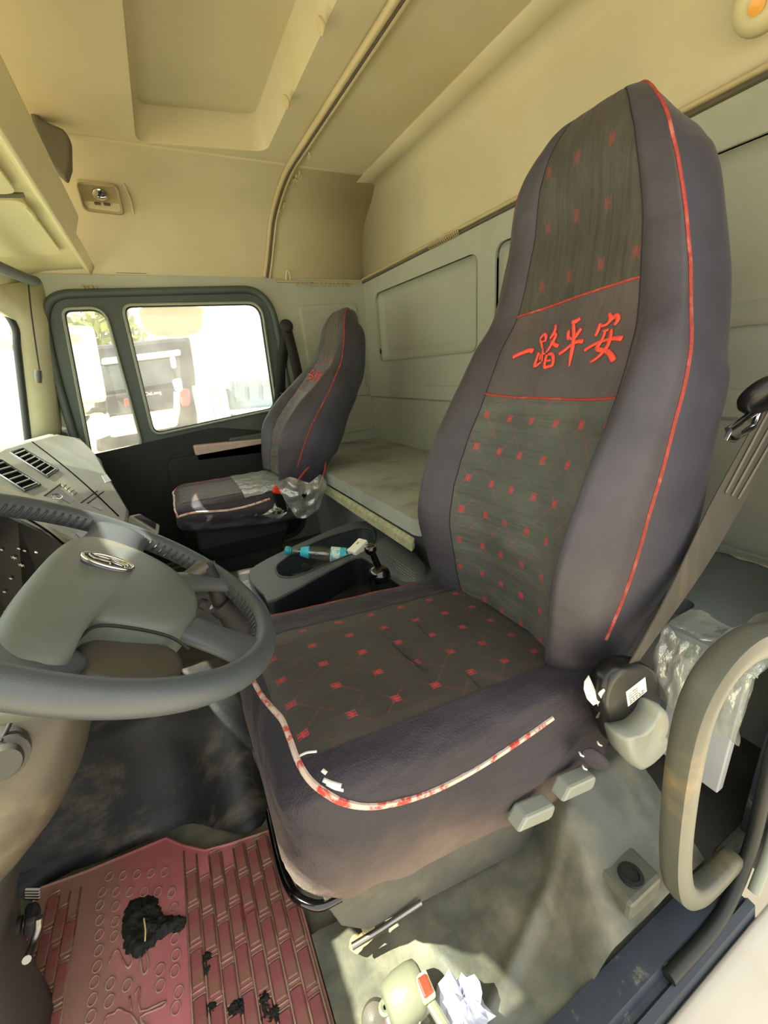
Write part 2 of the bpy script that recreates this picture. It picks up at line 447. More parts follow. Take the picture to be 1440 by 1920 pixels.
# rear wall: upper headliner with curve into the ceiling, lower panelled wall
prof = [(1.125, ZT), (1.105, ZT + .02)] + [(1.10, 1.45)] + arc((1.035, 1.645), .062, 0, math.pi / 2, 10) + [(.96, ZC - .004)]
wb = loft('wall_back', [[V((x, y, z)) for x, z in prof] for y in (.1, .8, 1.5, 2.32)], M['head'], closed=False, solid=.01, soff=0); wb['kind'] = 'structure'
def roundrect(y0, y1, z0, z1, r=.04): return rpoly([(y0, z0), (y1, z0), (y1, z1), (y0, z1)], r, 5)
pan = [(1.335, 2.145, .955, 1.285), (.24, 1.235, .955, 1.285)]
wl = plate('wall_back_lower', [(.12, .0), (2.32, .0), (2.32, ZT + .01), (.12, ZT + .01)], [roundrect(*p) for p in pan], yz(XB), M['wallplastic'], solid=.01, soff=0)
wl.name = 'wall_back.001'; wl['kind'] = 'structure'
for y0, y1, z0, z1 in pan:
    A = roundrect(y0, y1, z0, z1); B = roundrect(y0 + .03, y1 - .03, z0 + .03, z1 - .03, .03); Cc = roundrect(y0 + .055, y1 - .055, z0 + .05, z1 - .05, .025)
    loft('recess_rim', [[V((XB - .012, *p)) for p in A], [V((XB + .004, *p)) for p in A], [V((XB + .03, *p)) for p in B], [V((XB + .022, *p)) for p in Cc]], M['wallplastic'], wl, caps=False)
    obj('recess_face', [V((XB + .022, *p)) for p in Cc], [tuple(range(len(Cc)))], M['wallplastic'], wl, smooth=False)
loft('wall_rib', [[V((x, y, z)) for x, z in ((XB + .001, .835), (XB - .012, .828), (XB - .016, .80), (XB - .016, .772), (XB - .006, .762), (XB - .006, .4))] for y in (.12, 2.3)], M['wallplastic'], wl, closed=False, smooth=False)

# passenger side: headliner leaning inwards, lower wall with the door opening
profs = [(p.x, p.y) for p in cr([(2.318, ZT, 0), (2.30, ZT + .015, 0), (2.283, 1.46, 0), (2.262, 1.54, 0), (2.23, 1.605, 0), (2.17, 1.654, 0), (2.10, 1.682, 0), (2.03, 1.700, 0), (1.975, 1.7085, 0), (1.932, ZC + .0006, 0)], 4)]
wr = loft('wall_right', [[V((x, y, z)) for y, z in profs] for x in (-.62, 0, .6, 1.12)], M['head'], closed=False, solid=.01, soff=0); wr['kind'] = 'structure'
dz = lambda px, py: (lambda p: (p.x, p.z))(at(px, py, y=YW))
door_out = [dz(78, 590), dz(95, 549), dz(480, 540), dz(512, 575), dz(548, 760), (.62, .30), (.58, .02), (-.40, .02), dz(100, 700)]
door_loop = rpoly(door_out, [.05, .07, .07, .07, .05, .1, .1, .05, .1], 6)
wside = plate('wall_right_lower', [(-.80, 0), (1.12, 0), (1.12, ZT + .01), (-.38, ZT + .01), (-.42, 1.1), (-.50, .7), (-.80, .5)], [door_loop], xz(YW), M['wallplastic'], solid=.02, soff=0)
wside.name = 'wall_right.001'; wside['kind'] = 'structure'
# raised panel outline behind the door
pA = rpoly([dz(556, 572), dz(668, 566), dz(690, 740), dz(585, 745)], .03, 5)
pB = [V((p[0], p[1])) for p in pA]
cxp = sum((p for p in pB), V((0, 0))) / len(pB)
loft('side_panel', [[V((p.x, YW - .004, p.y)) for p in pB], [V((cxp.x + (p.x - cxp.x) * .95, YW - .016, cxp.y + (p.y - cxp.y) * .97)) for p in pB],
                    [V((cxp.x + (p.x - cxp.x) * .88, YW - .014, cxp.y + (p.y - cxp.y) * .93)) for p in pB]], M['wallplastic'], wside)
for z_ in (.80, .60):
    box('wall_rib', (.88, YW - .008, z_), (.40, .016, .05), M['wallplastic'], wside, bevel=.006)

# floor
floor = plate('floor', [(-.85, .2), (1.12, .2), (1.12, 2.32), (-.85, 2.32)], [], xy(0), M['rubber'], solid=.02, soff=-1); floor['kind'] = 'structure'
floor.location.z = 0
# loose rubber floor cover with folds and the rear step (footwell beside the driver seat)
def rub(u, v):
    x = .03 + u * .66; y = .205 + v * .26
    z = .006 + .010 * max(0, fbm(x * 9, y * 7, 3)) + .004 * fbm(x * 24, y * 20, 1)
    fold = .012 * math.exp(-((y - .30 - .35 * (x - .36)) / .012) ** 2) * (1 if .20 < x < .5 else 0)
    s = min(1, max(0, (x - .425 - .10 * (v - .5)) / .075)); s = s * s * (3 - 2 * s)
    z += fold + s * (.045 + .115 * min(1, v * 1.7))
    if x < .14: z += .028 * (.14 - x) / .11 * (1 if v > .35 else v / .35)
    return V((x, y, z))
rc = grid('floor_cover', rub, 70, 34, M['rubber'], floor)
box('anchor_pad', (.528, .244, .052), (.085, .062, .09), M['rubber'], floor, bevel=.008)
lathe('anchor_bolt', [(.02, 0), (.019, .004), (.013, .005), (.012, .002), (0, .002)], (.525, .240, .097), (0, 0, 1), M['blackm'], floor, n=18)
# engine tunnel under black cover
def tun(u, v):
    x = -.75 + u * 1.35; w = v
    pts = [(.815, .0), (.845, .05), (.91, .20), (.96, .28), (1.02, .30), (1.40, .30), (1.46, .26), (1.52, 0)]
    f = w * (len(pts) - 1); i = min(int(f), len(pts) - 2); f -= i
    y = pts[i][0] * (1 - f) + pts[i + 1][0] * f; z = pts[i][1] * (1 - f) + pts[i + 1][1] * f
    y -= .11 * math.exp(-((x + .03) / .085) ** 2) * max(0, 1 - w * 2)
    return V((x, y + .012 * fbm(x * 6, w * 8, 5), max(.001, z + .012 * fbm(x * 7, w * 9, 9))))
et = grid('engine_tunnel', tun, 60, 42, M['rubberd']); tag(et, 'black dust-streaked rubber cover over the engine tunnel between the seats', 'engine cover')

# driver-side sill, outer body and rear door pillar
sill = loft('trim_1', [[V((x, .21, -.002)), V((x, .207, .014)), V((x, .165, .016)), V((x, .158, .004)), V((x, .150, .004)), V((x, .146, .010)), V((x, .135, .008)), V((x, .130, -.02)), V((x, .2, -.03))] for x in (-.7, 0, .3, .55, .72)], M['sill'], smooth=False); sill['kind'] = 'structure'
body = loft('trim_2', [[V((x, .130, -.006)), V((x, .112, -.012)), V((x, .045, -.045)), V((x, -.02, -.10)), V((x, -.06, -.5)), V((x, .1, -.5))] for x in (-.7, 0, .5, .76, .9, 1.15)], M['paint'], bevel=.008); body['kind'] = 'structure'
pil = prism('wall_left', [(.80, .20, -.02), (.775, .20, .12), (.765, .20, .30), (.785, .20, .55), (.85, .19, .9), (.93, .17, 1.3), (.96, .16, 1.70), (1.15, .16, 1.70), (1.15, .2, -.02)], (0, -.055, 0), M['sill'], bevel=.012); pil['kind'] = 'structure'
seal_pts = [(.50, .152, .012), (.62, .152, .014), (.70, .16, .03), (.745, .168, .10), (.757, .176, .22), (.757, .18, .34), (.772, .182, .55), (.83, .178, .85), (.91, .165, 1.2)]
tube('door_seal', seal_pts, .0105, M['gasket'], pil, smooth_n=8)
tube('door_seal', [V(p) + V((.022, -.018, 0)) for p in seal_pts[2:]], .009, M['gaskl'], pil, smooth_n=8)
hdr = box('trim_3', (.2, .13, 1.60), (1.7, .06, .22), M['head'], bevel=.02); hdr['kind'] = 'structure'

# windscreen wall: pillars, header, firewall
def fy(y): # plan curve of the windscreen
    return -.435 - .20 * (1 - abs((y - 1.22) / .95) ** 2.6) if .25 < y < 2.19 else -.435
def fx(y, z): return fy(y) - (1.19 - z) * .19
wf = loft('wall_front', [[V((-.80, y, 0)), V((-.80, y, .45)), V((fx(y, .74) - .02, y, .74))] for y in [.14 + i * .18 for i in range(13)]], M['doorlo'], closed=False); wf['kind'] = 'structure'
Yp = 2.165
pil_in = [(fx(Yp, z), Yp, z) for z in (.70, .78, .9, 1.0, 1.1, 1.19)]
pil_out = [(-.455, YW, .70), (-.43, YW, .78), (-.405, YW, .9), (-.385, YW, 1.0), (-.37, YW, 1.1), (-.352, YW, 1.19)]
pr = loft('trim_4', [[V(a), V(b).lerp(V(a), .66) + V((.018, .0, 0)), V(b).lerp(V(a), .3) + V((.015, .0, 0)), V(b)] for a, b in zip(pil_in, pil_out)] + [[V((-.50, 1.95, 1.262)), V((-.44, 2.1, 1.30)), V((-.38, 2.24, 1.335)), V((-.34, YW, 1.345))]], M['pillar'], closed=False, solid=.03, soff=0); pr['kind'] = 'structure'
pl_ = loft('trim_5', [[V((fx(.3, z), .30, z)), V((-.45, .17, z)), V((-.36, .15, z))] for z in (.7, .9, 1.1, 1.3, 1.45)], M['pillar'], closed=False, solid=.03, soff=0); pl_['kind'] = 'structure'
ys = [.2 + i * (2.0 - .2) / 14 for i in range(15)]
hd = loft('trim_6', [[V((fx(y, 1.245) - .0, y, 1.245)), V((fx(y, 1.30) + .012, y, 1.30)), V((fx(y, 1.38) + .02, y, 1.40))] for y in ys + [2.12, 2.3]], M['pillar'], closed=False, solid=.02, soff=0); hd['kind'] = 'structure'
ws = thing('window_1', None, None, (-.6, 1.2, .74)); ws['kind'] = 'structure'
loft('windscreen_glass', [[V((fx(y, z) - .012, y, z)) for z in (.72, .85, 1.0, 1.12, 1.25)] for y in [.3 + i * (2.165 - .3) / 24 for i in range(25)]], M['wglass'], ws, closed=False)
t_ = NT('windscreen_shade_band'); t_.base(srgb('2fa3bf')); t_.b.inputs['Alpha'].default_value = .55; t_.b.inputs['Roughness'].default_value = .1; M['tint'] = t_.m
loft('shade_band', [[V((fx(y, z) - .004, y, z)) for z in (1.185, 1.22, 1.245)] for y in [.3 + i * (2.12 - .3) / 20 for i in range(21)]], M['tint'], ws, closed=False)
gk = [V((fx(Yp, z) + .004, Yp - .004, z)) for z in (.70, .8, .9, 1.0, 1.1, 1.165)] + [V((fx(2.12, 1.225) + .004, 2.13, 1.222)), V((fx(2.04, 1.245) + .006, 2.05, 1.245))] + [V((fx(y, 1.25) + .006, y, 1.25)) for y in (1.8, 1.4, 1.0, .6)]
tube('windscreen_gasket', gk, .013, M['gasket'], ws, smooth_n=6)
tube('sun_blind_roller', [V((-.325, 2.13, 1.318)), V((-.335, 2.05, 1.310)), V((-.353, 1.8, 1.294)), V((-.37, 1.2, 1.285)), V((-.37, .8, 1.285))], .017, M['door'], ws, n=12)

# overhead shelf above the windscreen
shelf = thing('overhead_shelf', 'cream moulded overhead storage shelf running above the windscreen', 'shelf', (-.3, 1.2, 1.35))
sp_ = [(-.112, 1.442), (-.113, 1.434), (-.150, 1.368), (-.158, 1.366), (-.172, 1.388), (-.30, 1.378), (-.40, 1.353), (-.455, 1.325), (-.47, 1.335), (-.45, 1.38), (-.30, 1.43), (-.13, 1.446)]
sq_ = [(-.132, 1.400), (-.134, 1.392), (-.150, 1.368), (-.158, 1.366), (-.172, 1.388), (-.30, 1.378), (-.40, 1.353), (-.455, 1.325), (-.47, 1.335), (-.45, 1.38), (-.30, 1.40), (-.14, 1.402)]
loft('shelf_body', [[V((x, y, z)) for x, z in sp_] for y in (.15, .8, 1.5, 1.785)] + [[V((x, y, z)) for x, z in sq_] for y in (1.81, 2.12, 2.255)], M['trimlite'], shelf, smooth=False, bevel=.004)
for y0, y1 in ((.9, 1.42), (1.46, 1.96)):
    c_ = plate('shelf_lid', rpoly([(-.385, y0), (-.20, y0), (-.20, y1), (-.385, y1)], .03), [], lambda a, b: V((a, b, 1.378 - (-.18 - a) * .085)), M['trimlite'], shelf, solid=.012, soff=0, bevel=.004)
tube('shelf_groove', [V((-.385, 1.44, 1.362)), V((-.19, 1.44, 1.376))], .006, M['groove'], shelf)
prism('shelf_end_dark', [at(40, 165, y=1.84), at(75, 222, y=1.84), at(118, 240, y=1.84), at(131, 258, y=1.84), at(132, 310, y=1.84), at(124, 336, y=1.84), at(85, 300, y=1.84)], (0, .05, 0), M['groove'], shelf, bevel=.008)  # dark slab standing for the dark opening above the shelf end
tube('shelf_latch', [(-.205, 1.50, 1.372), (-.20, 1.53, 1.370), (-.20, 1.57, 1.370), (-.205, 1.60, 1.372)], .006, M['trimlite'], shelf)

def hl_hit(px, py):
    r = ray(px, py)
    for (y0, z0), (y1, z1) in zip(profs, profs[1:]):
        # y = r.y t, z = CAM.z + r.z t on the segment
        dy, dz_ = y1 - y0, z1 - z0; den = r.y * dz_ - r.z * dy
        t = (y0 * dz_ - (z0 - CAM.z) * dy) / den
        u = (r.y * t - y0) / dy if abs(dy) > abs(dz_) else (CAM.z + r.z * t - z0) / dz_
        if t > 0 and -.001 <= u <= 1.001:
            n = V((0, dz_, -dy)).normalized(); n = -n if n.y > 0 else n
            return CAM + r * t, n
# seams of the side headliner
tube('headliner_seam', [(-.12, 2.305, 1.372), (-.06, 2.296, 1.385), (.05, 2.296, 1.385), (.058, 2.30, 1.372), (.55, 2.306, 1.368)], .0028, M['groove'], wr)

# ------------------------------------------------------------------ passenger door
d1 = thing('door_1', None, None, (.1, YW, .02)); d1['kind'] = 'structure'
YD = YW - .022
q = lambda px, py: (lambda p: (p.x, p.z))(at(px, py, y=YD))
win_a = rpoly([q(117, 581), q(196, 578), q(268, 838), q(240, 852), q(170, 858)], [.03, .06, .05, .04, .03], 7)
win_b = rpoly([q(230, 573), q(488, 568), q(517, 766), q(288, 815)], [.04, .07, .04, .045], 7)
inner = [V((p[0] * 1.0, p[1])) for p in door_loop]
cd = V((.1, .85)); inner = [cd + (p - cd) * .995 for p in inner]
plate('door_trim', inner, [win_a, win_b], xz(YD), M['door'], d1, solid=.05, soff=1, bevel=.01)
def loop3(l, y): return [V((p[0], y, p[1])) for p in l]
def scale2(l, s, c=None):
    c = c or sum((V(p) for p in l), V((0, 0))) / len(l); return [c + (V(p) - c) * s for p in l]
fr = [cd + (p - cd) * .985 for p in inner]
tube('door_frame', loop3(fr, YD - .004), .017, M['door'], d1, closed=True, n=8)
for w in (win_a, win_b):
    tube('window_seal', loop3(scale2(w, 1.01), YD - .006), .0055, M['gaskl'], d1, closed=True, n=8)
    tube('window_seal', loop3(scale2(w, 1.0), YD + .02), .007, M['gasket'], d1, closed=True, n=8)
    obj('window_glass', loop3(scale2(w, 1.02), YD + .03), [tuple(range(len(w)))], M['glass'], d1, smooth=False)
ar = prism('armrest_pad', [at(362, 836, y=YD - .05), at(498, 822, y=YD - .05), at(502, 850, y=YD - .05), at(370, 866, y=YD - .05)], (0, .05, 0), mat('armrest_pinkish', 'bba39b', .5, var=.1, vscale=9, dirt='a0564f', dscale=5, dlo=.55, dhi=.75), d1, bevel=.008)
prism('armrest_shelf', [at(430, 822, y=YD - .04), at(530, 806, y=YD - .04), at(532, 822, y=YD - .04), at(432, 836, y=YD - .04)], (0, .04, 0), M['door'], d1, bevel=.006)
prism('handle_recess', [at(296, 856, y=YD - .004), at(362, 847, y=YD - .004), at(366, 868, y=YD - .004), at(300, 876, y=YD - .004)], (0, .004, 0), M['black'], d1, bevel=.002)
prism('door_handle', [at(322, 853, y=YD - .02), at(360, 848, y=YD - .02), at(364, 864, y=YD - .02), at(326, 868, y=YD - .02)], (0, .016, 0), M['doorlo'], d1, bevel=.004)
prism('window_switch', [at(256, 862, y=YD - .006), at(272, 860, y=YD - .006), at(274, 872, y=YD - .006), at(258, 874, y=YD - .006)], (0, .006, 0), M['door'], d1, bevel=.002)
lo = [(-.40, .05), (.58, .05), (.60, .62), (.20, .70), (-.40, .64)]
plate('door_lower_panel', rpoly(lo, .05), [], xz(YD - .012), M['doorlo'], d1, solid=.012, soff=1, bevel=.006)
plate('door_pocket', rpoly([(-.05, .12), (.55, .12), (.56, .60), (-.05, .58)], .05), [], xz(YD - .05), M['doorlo'], d1, solid=.03, soff=1, bevel=.012)

# ------------------------------------------------------------------ curtain rails
def rail(name, pts, label, up, group=None):
    t = thing(name, label, 'curtain rail', pts[0])
    P = cr(pts, 8); upv = [V(u) for u in up]
    def off(d): return [p + d for p in P]
    return t, P
rt = thing('curtain_rail', 'beige double curtain rail crossing the ceiling and bending down the passenger wall', 'curtain rail', (.64, 1.2, 1.70))
cp = [V((.668, .3, ZC - .012)), V((.662, 1.0, ZC - .012)), V((.650, 1.7, ZC - .012)), V((.647, 1.93, ZC - .012)), V((.643, 2.055, 1.679)), V((.638, 2.16, 1.644)), V((.628, 2.22, 1.598)), V((.614, 2.25, 1.53)), V((.598, 2.272, 1.455)), V((.578, 2.290, 1.378))]
CP = cr(cp, 8)
nrm = []
for i, p in enumerate(CP):
    a, b = CP[max(0, i - 1)], CP[min(len(CP) - 1, i + 1)]; t = (b - a).normalized(); nrm.append((V((1, 0, 0)) - V((1, 0, 0)).dot(t) * t).normalized())
tube('rail_channel', [p + n * -.012 for p, n in zip(CP, nrm)], .0105, M['railm'], rt, n=8)
tube('rail_channel', [p + n * .013 for p, n in zip(CP, nrm)], .0075, M['railm'], rt, n=8)
tube('rail_groove', [p + n * .002 + V((0, -.0015, -.002)) for p, n in zip(CP, nrm)], .0055, M['groove'], rt, n=6)
def glider(parent, p, s=1.0):
    vf = merge([tube_vf([V(p) + V((0, 0, .008 * s)), V(p) + V((0, 0, -.004 * s))], .004 * s, 6), tube_vf([V(p) + V((.006 * s * math.cos(a), 0, -.010 * s + .006 * s * math.sin(a))) for a in [i * .785 for i in range(8)]], .0018 * s, 5, True)])
    return obj('rail_glider', vf[0], vf[1], M['railm'], parent)
for i, px in enumerate(((545, 343), (551, 337), (556, 330), (562, 325), (580, 288), (522, 392), (531, 378))):
    glider(rt, at(px[0], px[1], z=ZC - .02) if i < 5 else hl_hit(px[0], px[1])[0] + V((0, -.012, -.012)), 1.1)
bt = thing('curtain_track', 'thin dark-lined curtain track along the rear wall behind the seats', 'curtain rail', (1.09, 1.2, ZT))
tube('track_channel', [(1.092, .12, ZT + .028), (1.092, 2.29, ZT + .012)], .007, M['railm'], bt, n=8)
tube('track_groove', [(1.094, .12, ZT + .014), (1.094, 2.29, ZT - .002)], .006, M['groove'], bt, n=6)
for i in range(16): glider(bt, (1.083, 1.62 - i * .0125, ZT + .008), .8)
st = thing('curtain_track', 'short curtain track with gliders on the passenger wall above the seat belt', 'curtain rail', (.85, 2.29, 1.35))
tube('track_channel', [(.62, 2.288, 1.362), (1.07, 2.288, 1.362)], .006, M['railm'], st, n=8)
for i in range(13): glider(st, (.72 + i * .024 + random.uniform(-.004, .004), 2.278, 1.352), .75)
ft = thing('curtain_glider_row', 'few pale curtain gliders hanging at the front corner above the door frame', 'curtain glider', (-.2, 2.28, 1.355))
for px in ((156, 540), (164, 541), (172, 540), (180, 541)): glider(ft, at(px[0], px[1], y=2.285), 1.3)
hk = thing('curtain_hook', 'small pale loop hook on the passenger headliner beside the curtain rail', 'hook', at(539, 520, y=2.285))
P0 = at(539, 511, y=2.272)
tube('hook_loop', [P0 + V(v) for v in ((-.010, .006, -.03), (-.009, -.006, -.01), (0, -.008, .008), (.009, -.006, -.01), (.010, .006, -.03))], .004, M['trimlite'], hk, smooth_n=5)

# ------------------------------------------------------------------ interior lamp and knob lamp
lb, nl = hl_hit(190, 365)
lamp = thing('interior_lamp', 'small square reading lamp panel with round lens set into the headliner above the side window', 'lamp', lb)
ux = V((1, 0, 0)); uy = nl.cross(ux).normalized()
if uy.z < 0: uy = -uy
def LP(a, b, c=0): return lb + ux * a + uy * b + nl * (c + .013)
rr = rpoly([(-.075, -.055), (.065, -.062), (.065, .055), (-.075, .06)], .022, 5)
rim2 = scale2(rr, .84)
loft('lamp_bezel', [[LP(p[0], p[1], -.03) for p in rr], [LP(p[0], p[1], .008) for p in rr], [LP(p[0], p[1], .009) for p in scale2(rr, .93)], [LP(p[0], p[1], -.006) for p in rim2]], mat('lamp_bezel_tan', '9a8e66', .5), lamp)
lathe('lamp_lens', [(.024, 0), (.024, .006), (.018, .010), (0, .011)], LP(-.005, .008, -.004), nl, M['chrome'], lamp, n=20)
for a in (-.016, .016): box('lamp_switch', LP(a - .005, -.028, -.002), (.022, .008, .008), M['groove'], lamp, rot=Matrix((ux, uy, nl)).transposed(), bevel=.002)
tube('headliner_crease', [LP(.085, .06, -.002), LP(.098, .0, -.002), LP(.10, -.06, .0)], .004, M['head'], lamp)
kl = at(1424, 4, x=1.03)
kn = thing('knob_lamp', 'round cream lamp dome at the top of the rear wall above the driver seat', 'lamp', kl)
lathe('lamp_dome', [(.042, 0), (.045, .012), (.038, .03), (.022, .042), (0, .046)], kl + V((.02, 0, .01)), (-.8, -.1, -.45), M['trimlite'], kn)
lathe('lamp_core', [(.012, .0), (.012, .006), (0, .008)], kl + V((-.019, -.008, -.012)), (-.8, -.1, -.45), mat('lamp_amber', 'd2963f', .3), kn, n=14)

# ================================================================== DASHBOARD
dash = thing('dashboard', 'grey dusty dashboard centre stack with air vents below the windscreen', 'dashboard', (-.35, 1.4, .5))
PN = V((.22, 0, .23)).normalized(); PP = V((-.40, 1.5, .78))
def dp(px, py, off=0): return hit(px, py, PP, PN) + PN * off
cap = [dp(-60, 870), dp(0, 838), dp(60, 822), dp(105, 812), dp(150, 820), dp(180, 850), dp(244, 958), dp(240, 985), dp(205, 1060), dp(150, 1020), dp(40, 966), dp(-60, 920)]
prism('dash_body', cap, (-.10, .02, -.17), M['dash'], dash, bevel=.012)
prism('dash_top', [(-.385, .2, .775), (-.385, 1.95, .775), (-.42, 2.15, .77), (-.56, 2.2, .745), (-.72, 1.4, .745), (-.72, .6, .745), (-.62, .2, .745)], (0, 0, -.15), M['dash'], dash, bevel=.02)
prism('dash_end', [dp(152, 822, -.015), dp(200, 852, -.03), dp(226, 905, -.05), dp(228, 950, -.05), dp(215, 960, -.02)], (-.12, .10, -.17), M['door'], dash, bevel=.015)
prism('glove_tag', [dp(190, 892, .001), dp(200, 890, .001), dp(209, 902, .001), dp(198, 906, .001)], -PN * .012, M['panelw'], dash, bevel=.001)
for a, b in (((60, 829), (222, 968)), ((45, 970), (140, 1040))):
    tube('panel_seam', [dp(a[0] + (b[0] - a[0]) * i / 10, a[1] + (b[1] - a[1]) * i / 10 - (6 * math.sin(math.pi * i / 10)), .0005) for i in range(11)], .0024, M['void'], dash, n=6)
def vent(c4, nsl):
    A, B, Cq, D = [V(p) for p in c4]
    def bl(u, v): return (A.lerp(B, u)).lerp(D.lerp(Cq, u), v)
    fr = thing; rim = [dp(*p, .002) for p in c4]
    v = obj('air_vent', [dp(*p, .0012) for p in c4] + [dp(*p, -.015) for p in c4], [(0, 1, 2, 3)] + [(i, (i + 1) % 4, 4 + (i + 1) % 4, 4 + i) for i in range(4)], M['void'], dash, smooth=False)
    tube('vent_frame', rim, .0035, M['dashdark'], v, closed=True, n=6)
    for k in range(nsl):
        u = (k + .6) / nsl
        p, q_ = bl(.06, u), bl(.94, u)
        a, b = dp(p.x, p.y, .003), dp(q_.x, q_.y, .003)
        tube('vent_slat', [a, b], .0022, M['lever'], v, n=6)
vent([(19, 850), (41, 842), (108, 882), (88, 896)], 7)
vent([(-32, 872), (0, 864), (74, 910), (44, 922)], 6)
# button bank and key ring under the vents
for k in range(4):
    o_ = V((6.5, 5.0)) * k
    prism('dash_button', [dp(118 + o_.x, 903 + o_.y, .004), dp(124 + o_.x, 903 + o_.y, .004), dp(146 + o_.x, 921 + o_.y, .004), dp(140 + o_.x, 924 + o_.y, .004)] if False else [dp(*p, .004) for p in ((113 + o_.x, 910 + o_.y), (119 + o_.x, 906 + o_.y), (124.5 + o_.x, 910 + o_.y), (118 + o_.x, 914.5 + o_.y))], -PN * .01, M['dash'], dash, bevel=.0008)
prism('dash_slot', [dp(*p, .001) for p in ((98, 926), (112, 916), (140, 938), (130, 944))], -PN * .004, M['black'], dash)
tube('key_ring', [dp(104 + 10 * math.cos(a), 935 + 5 * math.sin(a), .006) for a in [i * .524 for i in range(12)]], .0014, M['chrome'], dash, closed=True, n=6)
for p0 in ((83, 924), (152, 937), (164, 938)):
    tube('panel_seam', [dp(p0[0], p0[1] + 6, .001), dp(p0[0] + 30, p0[1] - 16, .001)], .0018, M['blackm'], dash, n=5)
prism('dash_slot', [dp(*p, .001) for p in ((173, 950), (180, 943), (194, 954), (190, 957))], -PN * .004, M['black'], dash)
prism('ash_pocket', [dp(*p, .001) for p in ((142, 1002), (150, 990), (176, 996), (186, 1002), (165, 1022))], -PN * .006, M['black'], dash)
# black instrument panel facing the driver
ip = [dp(-60, 926, -.004) + V((0, -.006, 0)), dp(40, 972, -.004) + V((0, -.006, 0)), dp(150, 1026, -.004) + V((0, -.006, 0)), dp(205, 1066, -.004) + V((0, -.006, 0))]
ipd = V((-.10, .0, -.42))
obj('instrument_panel', ip + [V((p.x - .08, p.y, max(.35, p.z - .42))) for p in ip], [(0, 1, 5, 4), (1, 2, 6, 5), (2, 3, 7, 6)], M['black'], dash, smooth=False, solid=.012, soff=0)
ibv = None
def ipt(px, py):
    n_ = (ip[1] - ip[0]).cross(ipd).normalized(); return hit(px, py, ip[1] + V((0, -.012, 0)), n_)
for i, (px, py) in enumerate(((2, 1031), (35, 1029), (46, 1033), (26, 1046), (68, 1036), (12, 1148), (14, 1153), (8, 1110), (40, 1060), (20, 1085))):
    p = ipt(px, py); s = .004 if i in (3, 5, 8) else .0022
    vf = merge([tube_vf([p + V((-s, 0, 0)), p + V((s, 0, 0))], .0007, 5), tube_vf([p + V((0, 0, -s)), p + V((0, 0, s))], .0007, 5), tube_vf([p + V((-s, 0, s)), p + V((s, 0, -s))], .0006, 5)])
    obj('switch_symbol', vf[0], vf[1], M['paper'], dash)
# little grey drawer right of the dash
dt = thing('ashtray_drawer', 'small grey plastic tray sticking out beside the dashboard foot', 'tray', at(270, 985, y=1.42))
A_ = [at(242, 966, y=1.44), at(262, 962, y=1.48), at(300, 984, y=1.48), at(298, 1000, y=1.44)]
prism('tray_body', A_, (-.03, .02, -.05), M['bunk'], dt, bevel=.004)
prism('tray_slot', [p.lerp(sum(A_, V()) / 4, .3) + V((.0, -.003, .004)) for p in A_], (0, 0, -.004), M['black'], dt)

# ================================================================== STEERING
WC = V((-.1226, .58, .704)); TA = math.radians(34.9)
WN = V((math.sin(TA), 0, math.cos(TA))); E1 = V((0, 1, 0)); E2 = V((-math.cos(TA), 0, math.sin(TA)))
def W(l, u, o=0): return WC + E1 * l + E2 * u + WN * o
sw = thing('steering_wheel', 'large grey leather-wrapped steering wheel with an oval chrome emblem on its hub', 'steering wheel', WC)
R = .222
rim = [W(R * math.cos(a), R * math.sin(a)) for a in [i * 2 * math.pi / 96 for i in range(96)]]
tube('rim', rim, .0165, M['wheel'], sw, n=18, closed=True, up=WN)
# leather lacing along the inside of the rim
st_parts = []
for a0, a1, n in ((8, 82, 26), (-52, -8, 14), (-118, -60, 16)):
    for i in range(n):
        a = math.radians(a0 + (a1 - a0) * i / n); b = a + .03
        c = R - .0165
        st_parts.append(tube_vf([W(c * math.cos(a), c * math.sin(a), .009), W((c - .0012) * math.cos(a + .012), (c - .0012) * math.sin(a + .012), .0), W(c * math.cos(b), c * math.sin(b), -.009)], .0015, 5))
vf = merge(st_parts); obj('leather_lacing', vf[0], vf[1], M['dashdark'], sw, kind='stuff')
# hub cover: domed slab
hub2 = [(.128, .028), (.13, -.02), (.105, -.075), (.062, -.108), (.02, -.124), (-.035, -.122), (-.075, -.108), (-.10, -.088), (-.112, -.05), (-.122, -.01), (-.150, .002), (-.19, .0), (-.205, .02), (-.205, .05), (-.12, .062), (.0, .058), (.08, .048)]
H2 = [V((p.x, p.y)) for p in cr([(a, b, 0) for a, b in hub2], 5, True)]
cH = V((-.01, -.03))
def hubring(s, o):
    P = list(H2)
    for _ in range(int((1 - s) * 160)): P = [(P[i - 1] + P[i] * 2 + P[(i + 1) % len(P)]) / 4 for i in range(len(P))]
    return [W(cH.x + (p.x - cH.x) * s, cH.y + (p.y - cH.y) * s, o) for p in P]
loft('hub_cover', [hubring(.97, -.045), hubring(1.0, -.03), hubring(1.0, -.002), hubring(.975, .009), hubring(.92, .015), hubring(.82, .0185), hubring(.7, .021), hubring(.5, .0235), hubring(.3, .025), hubring(.05, .026)], M['hub'], sw)
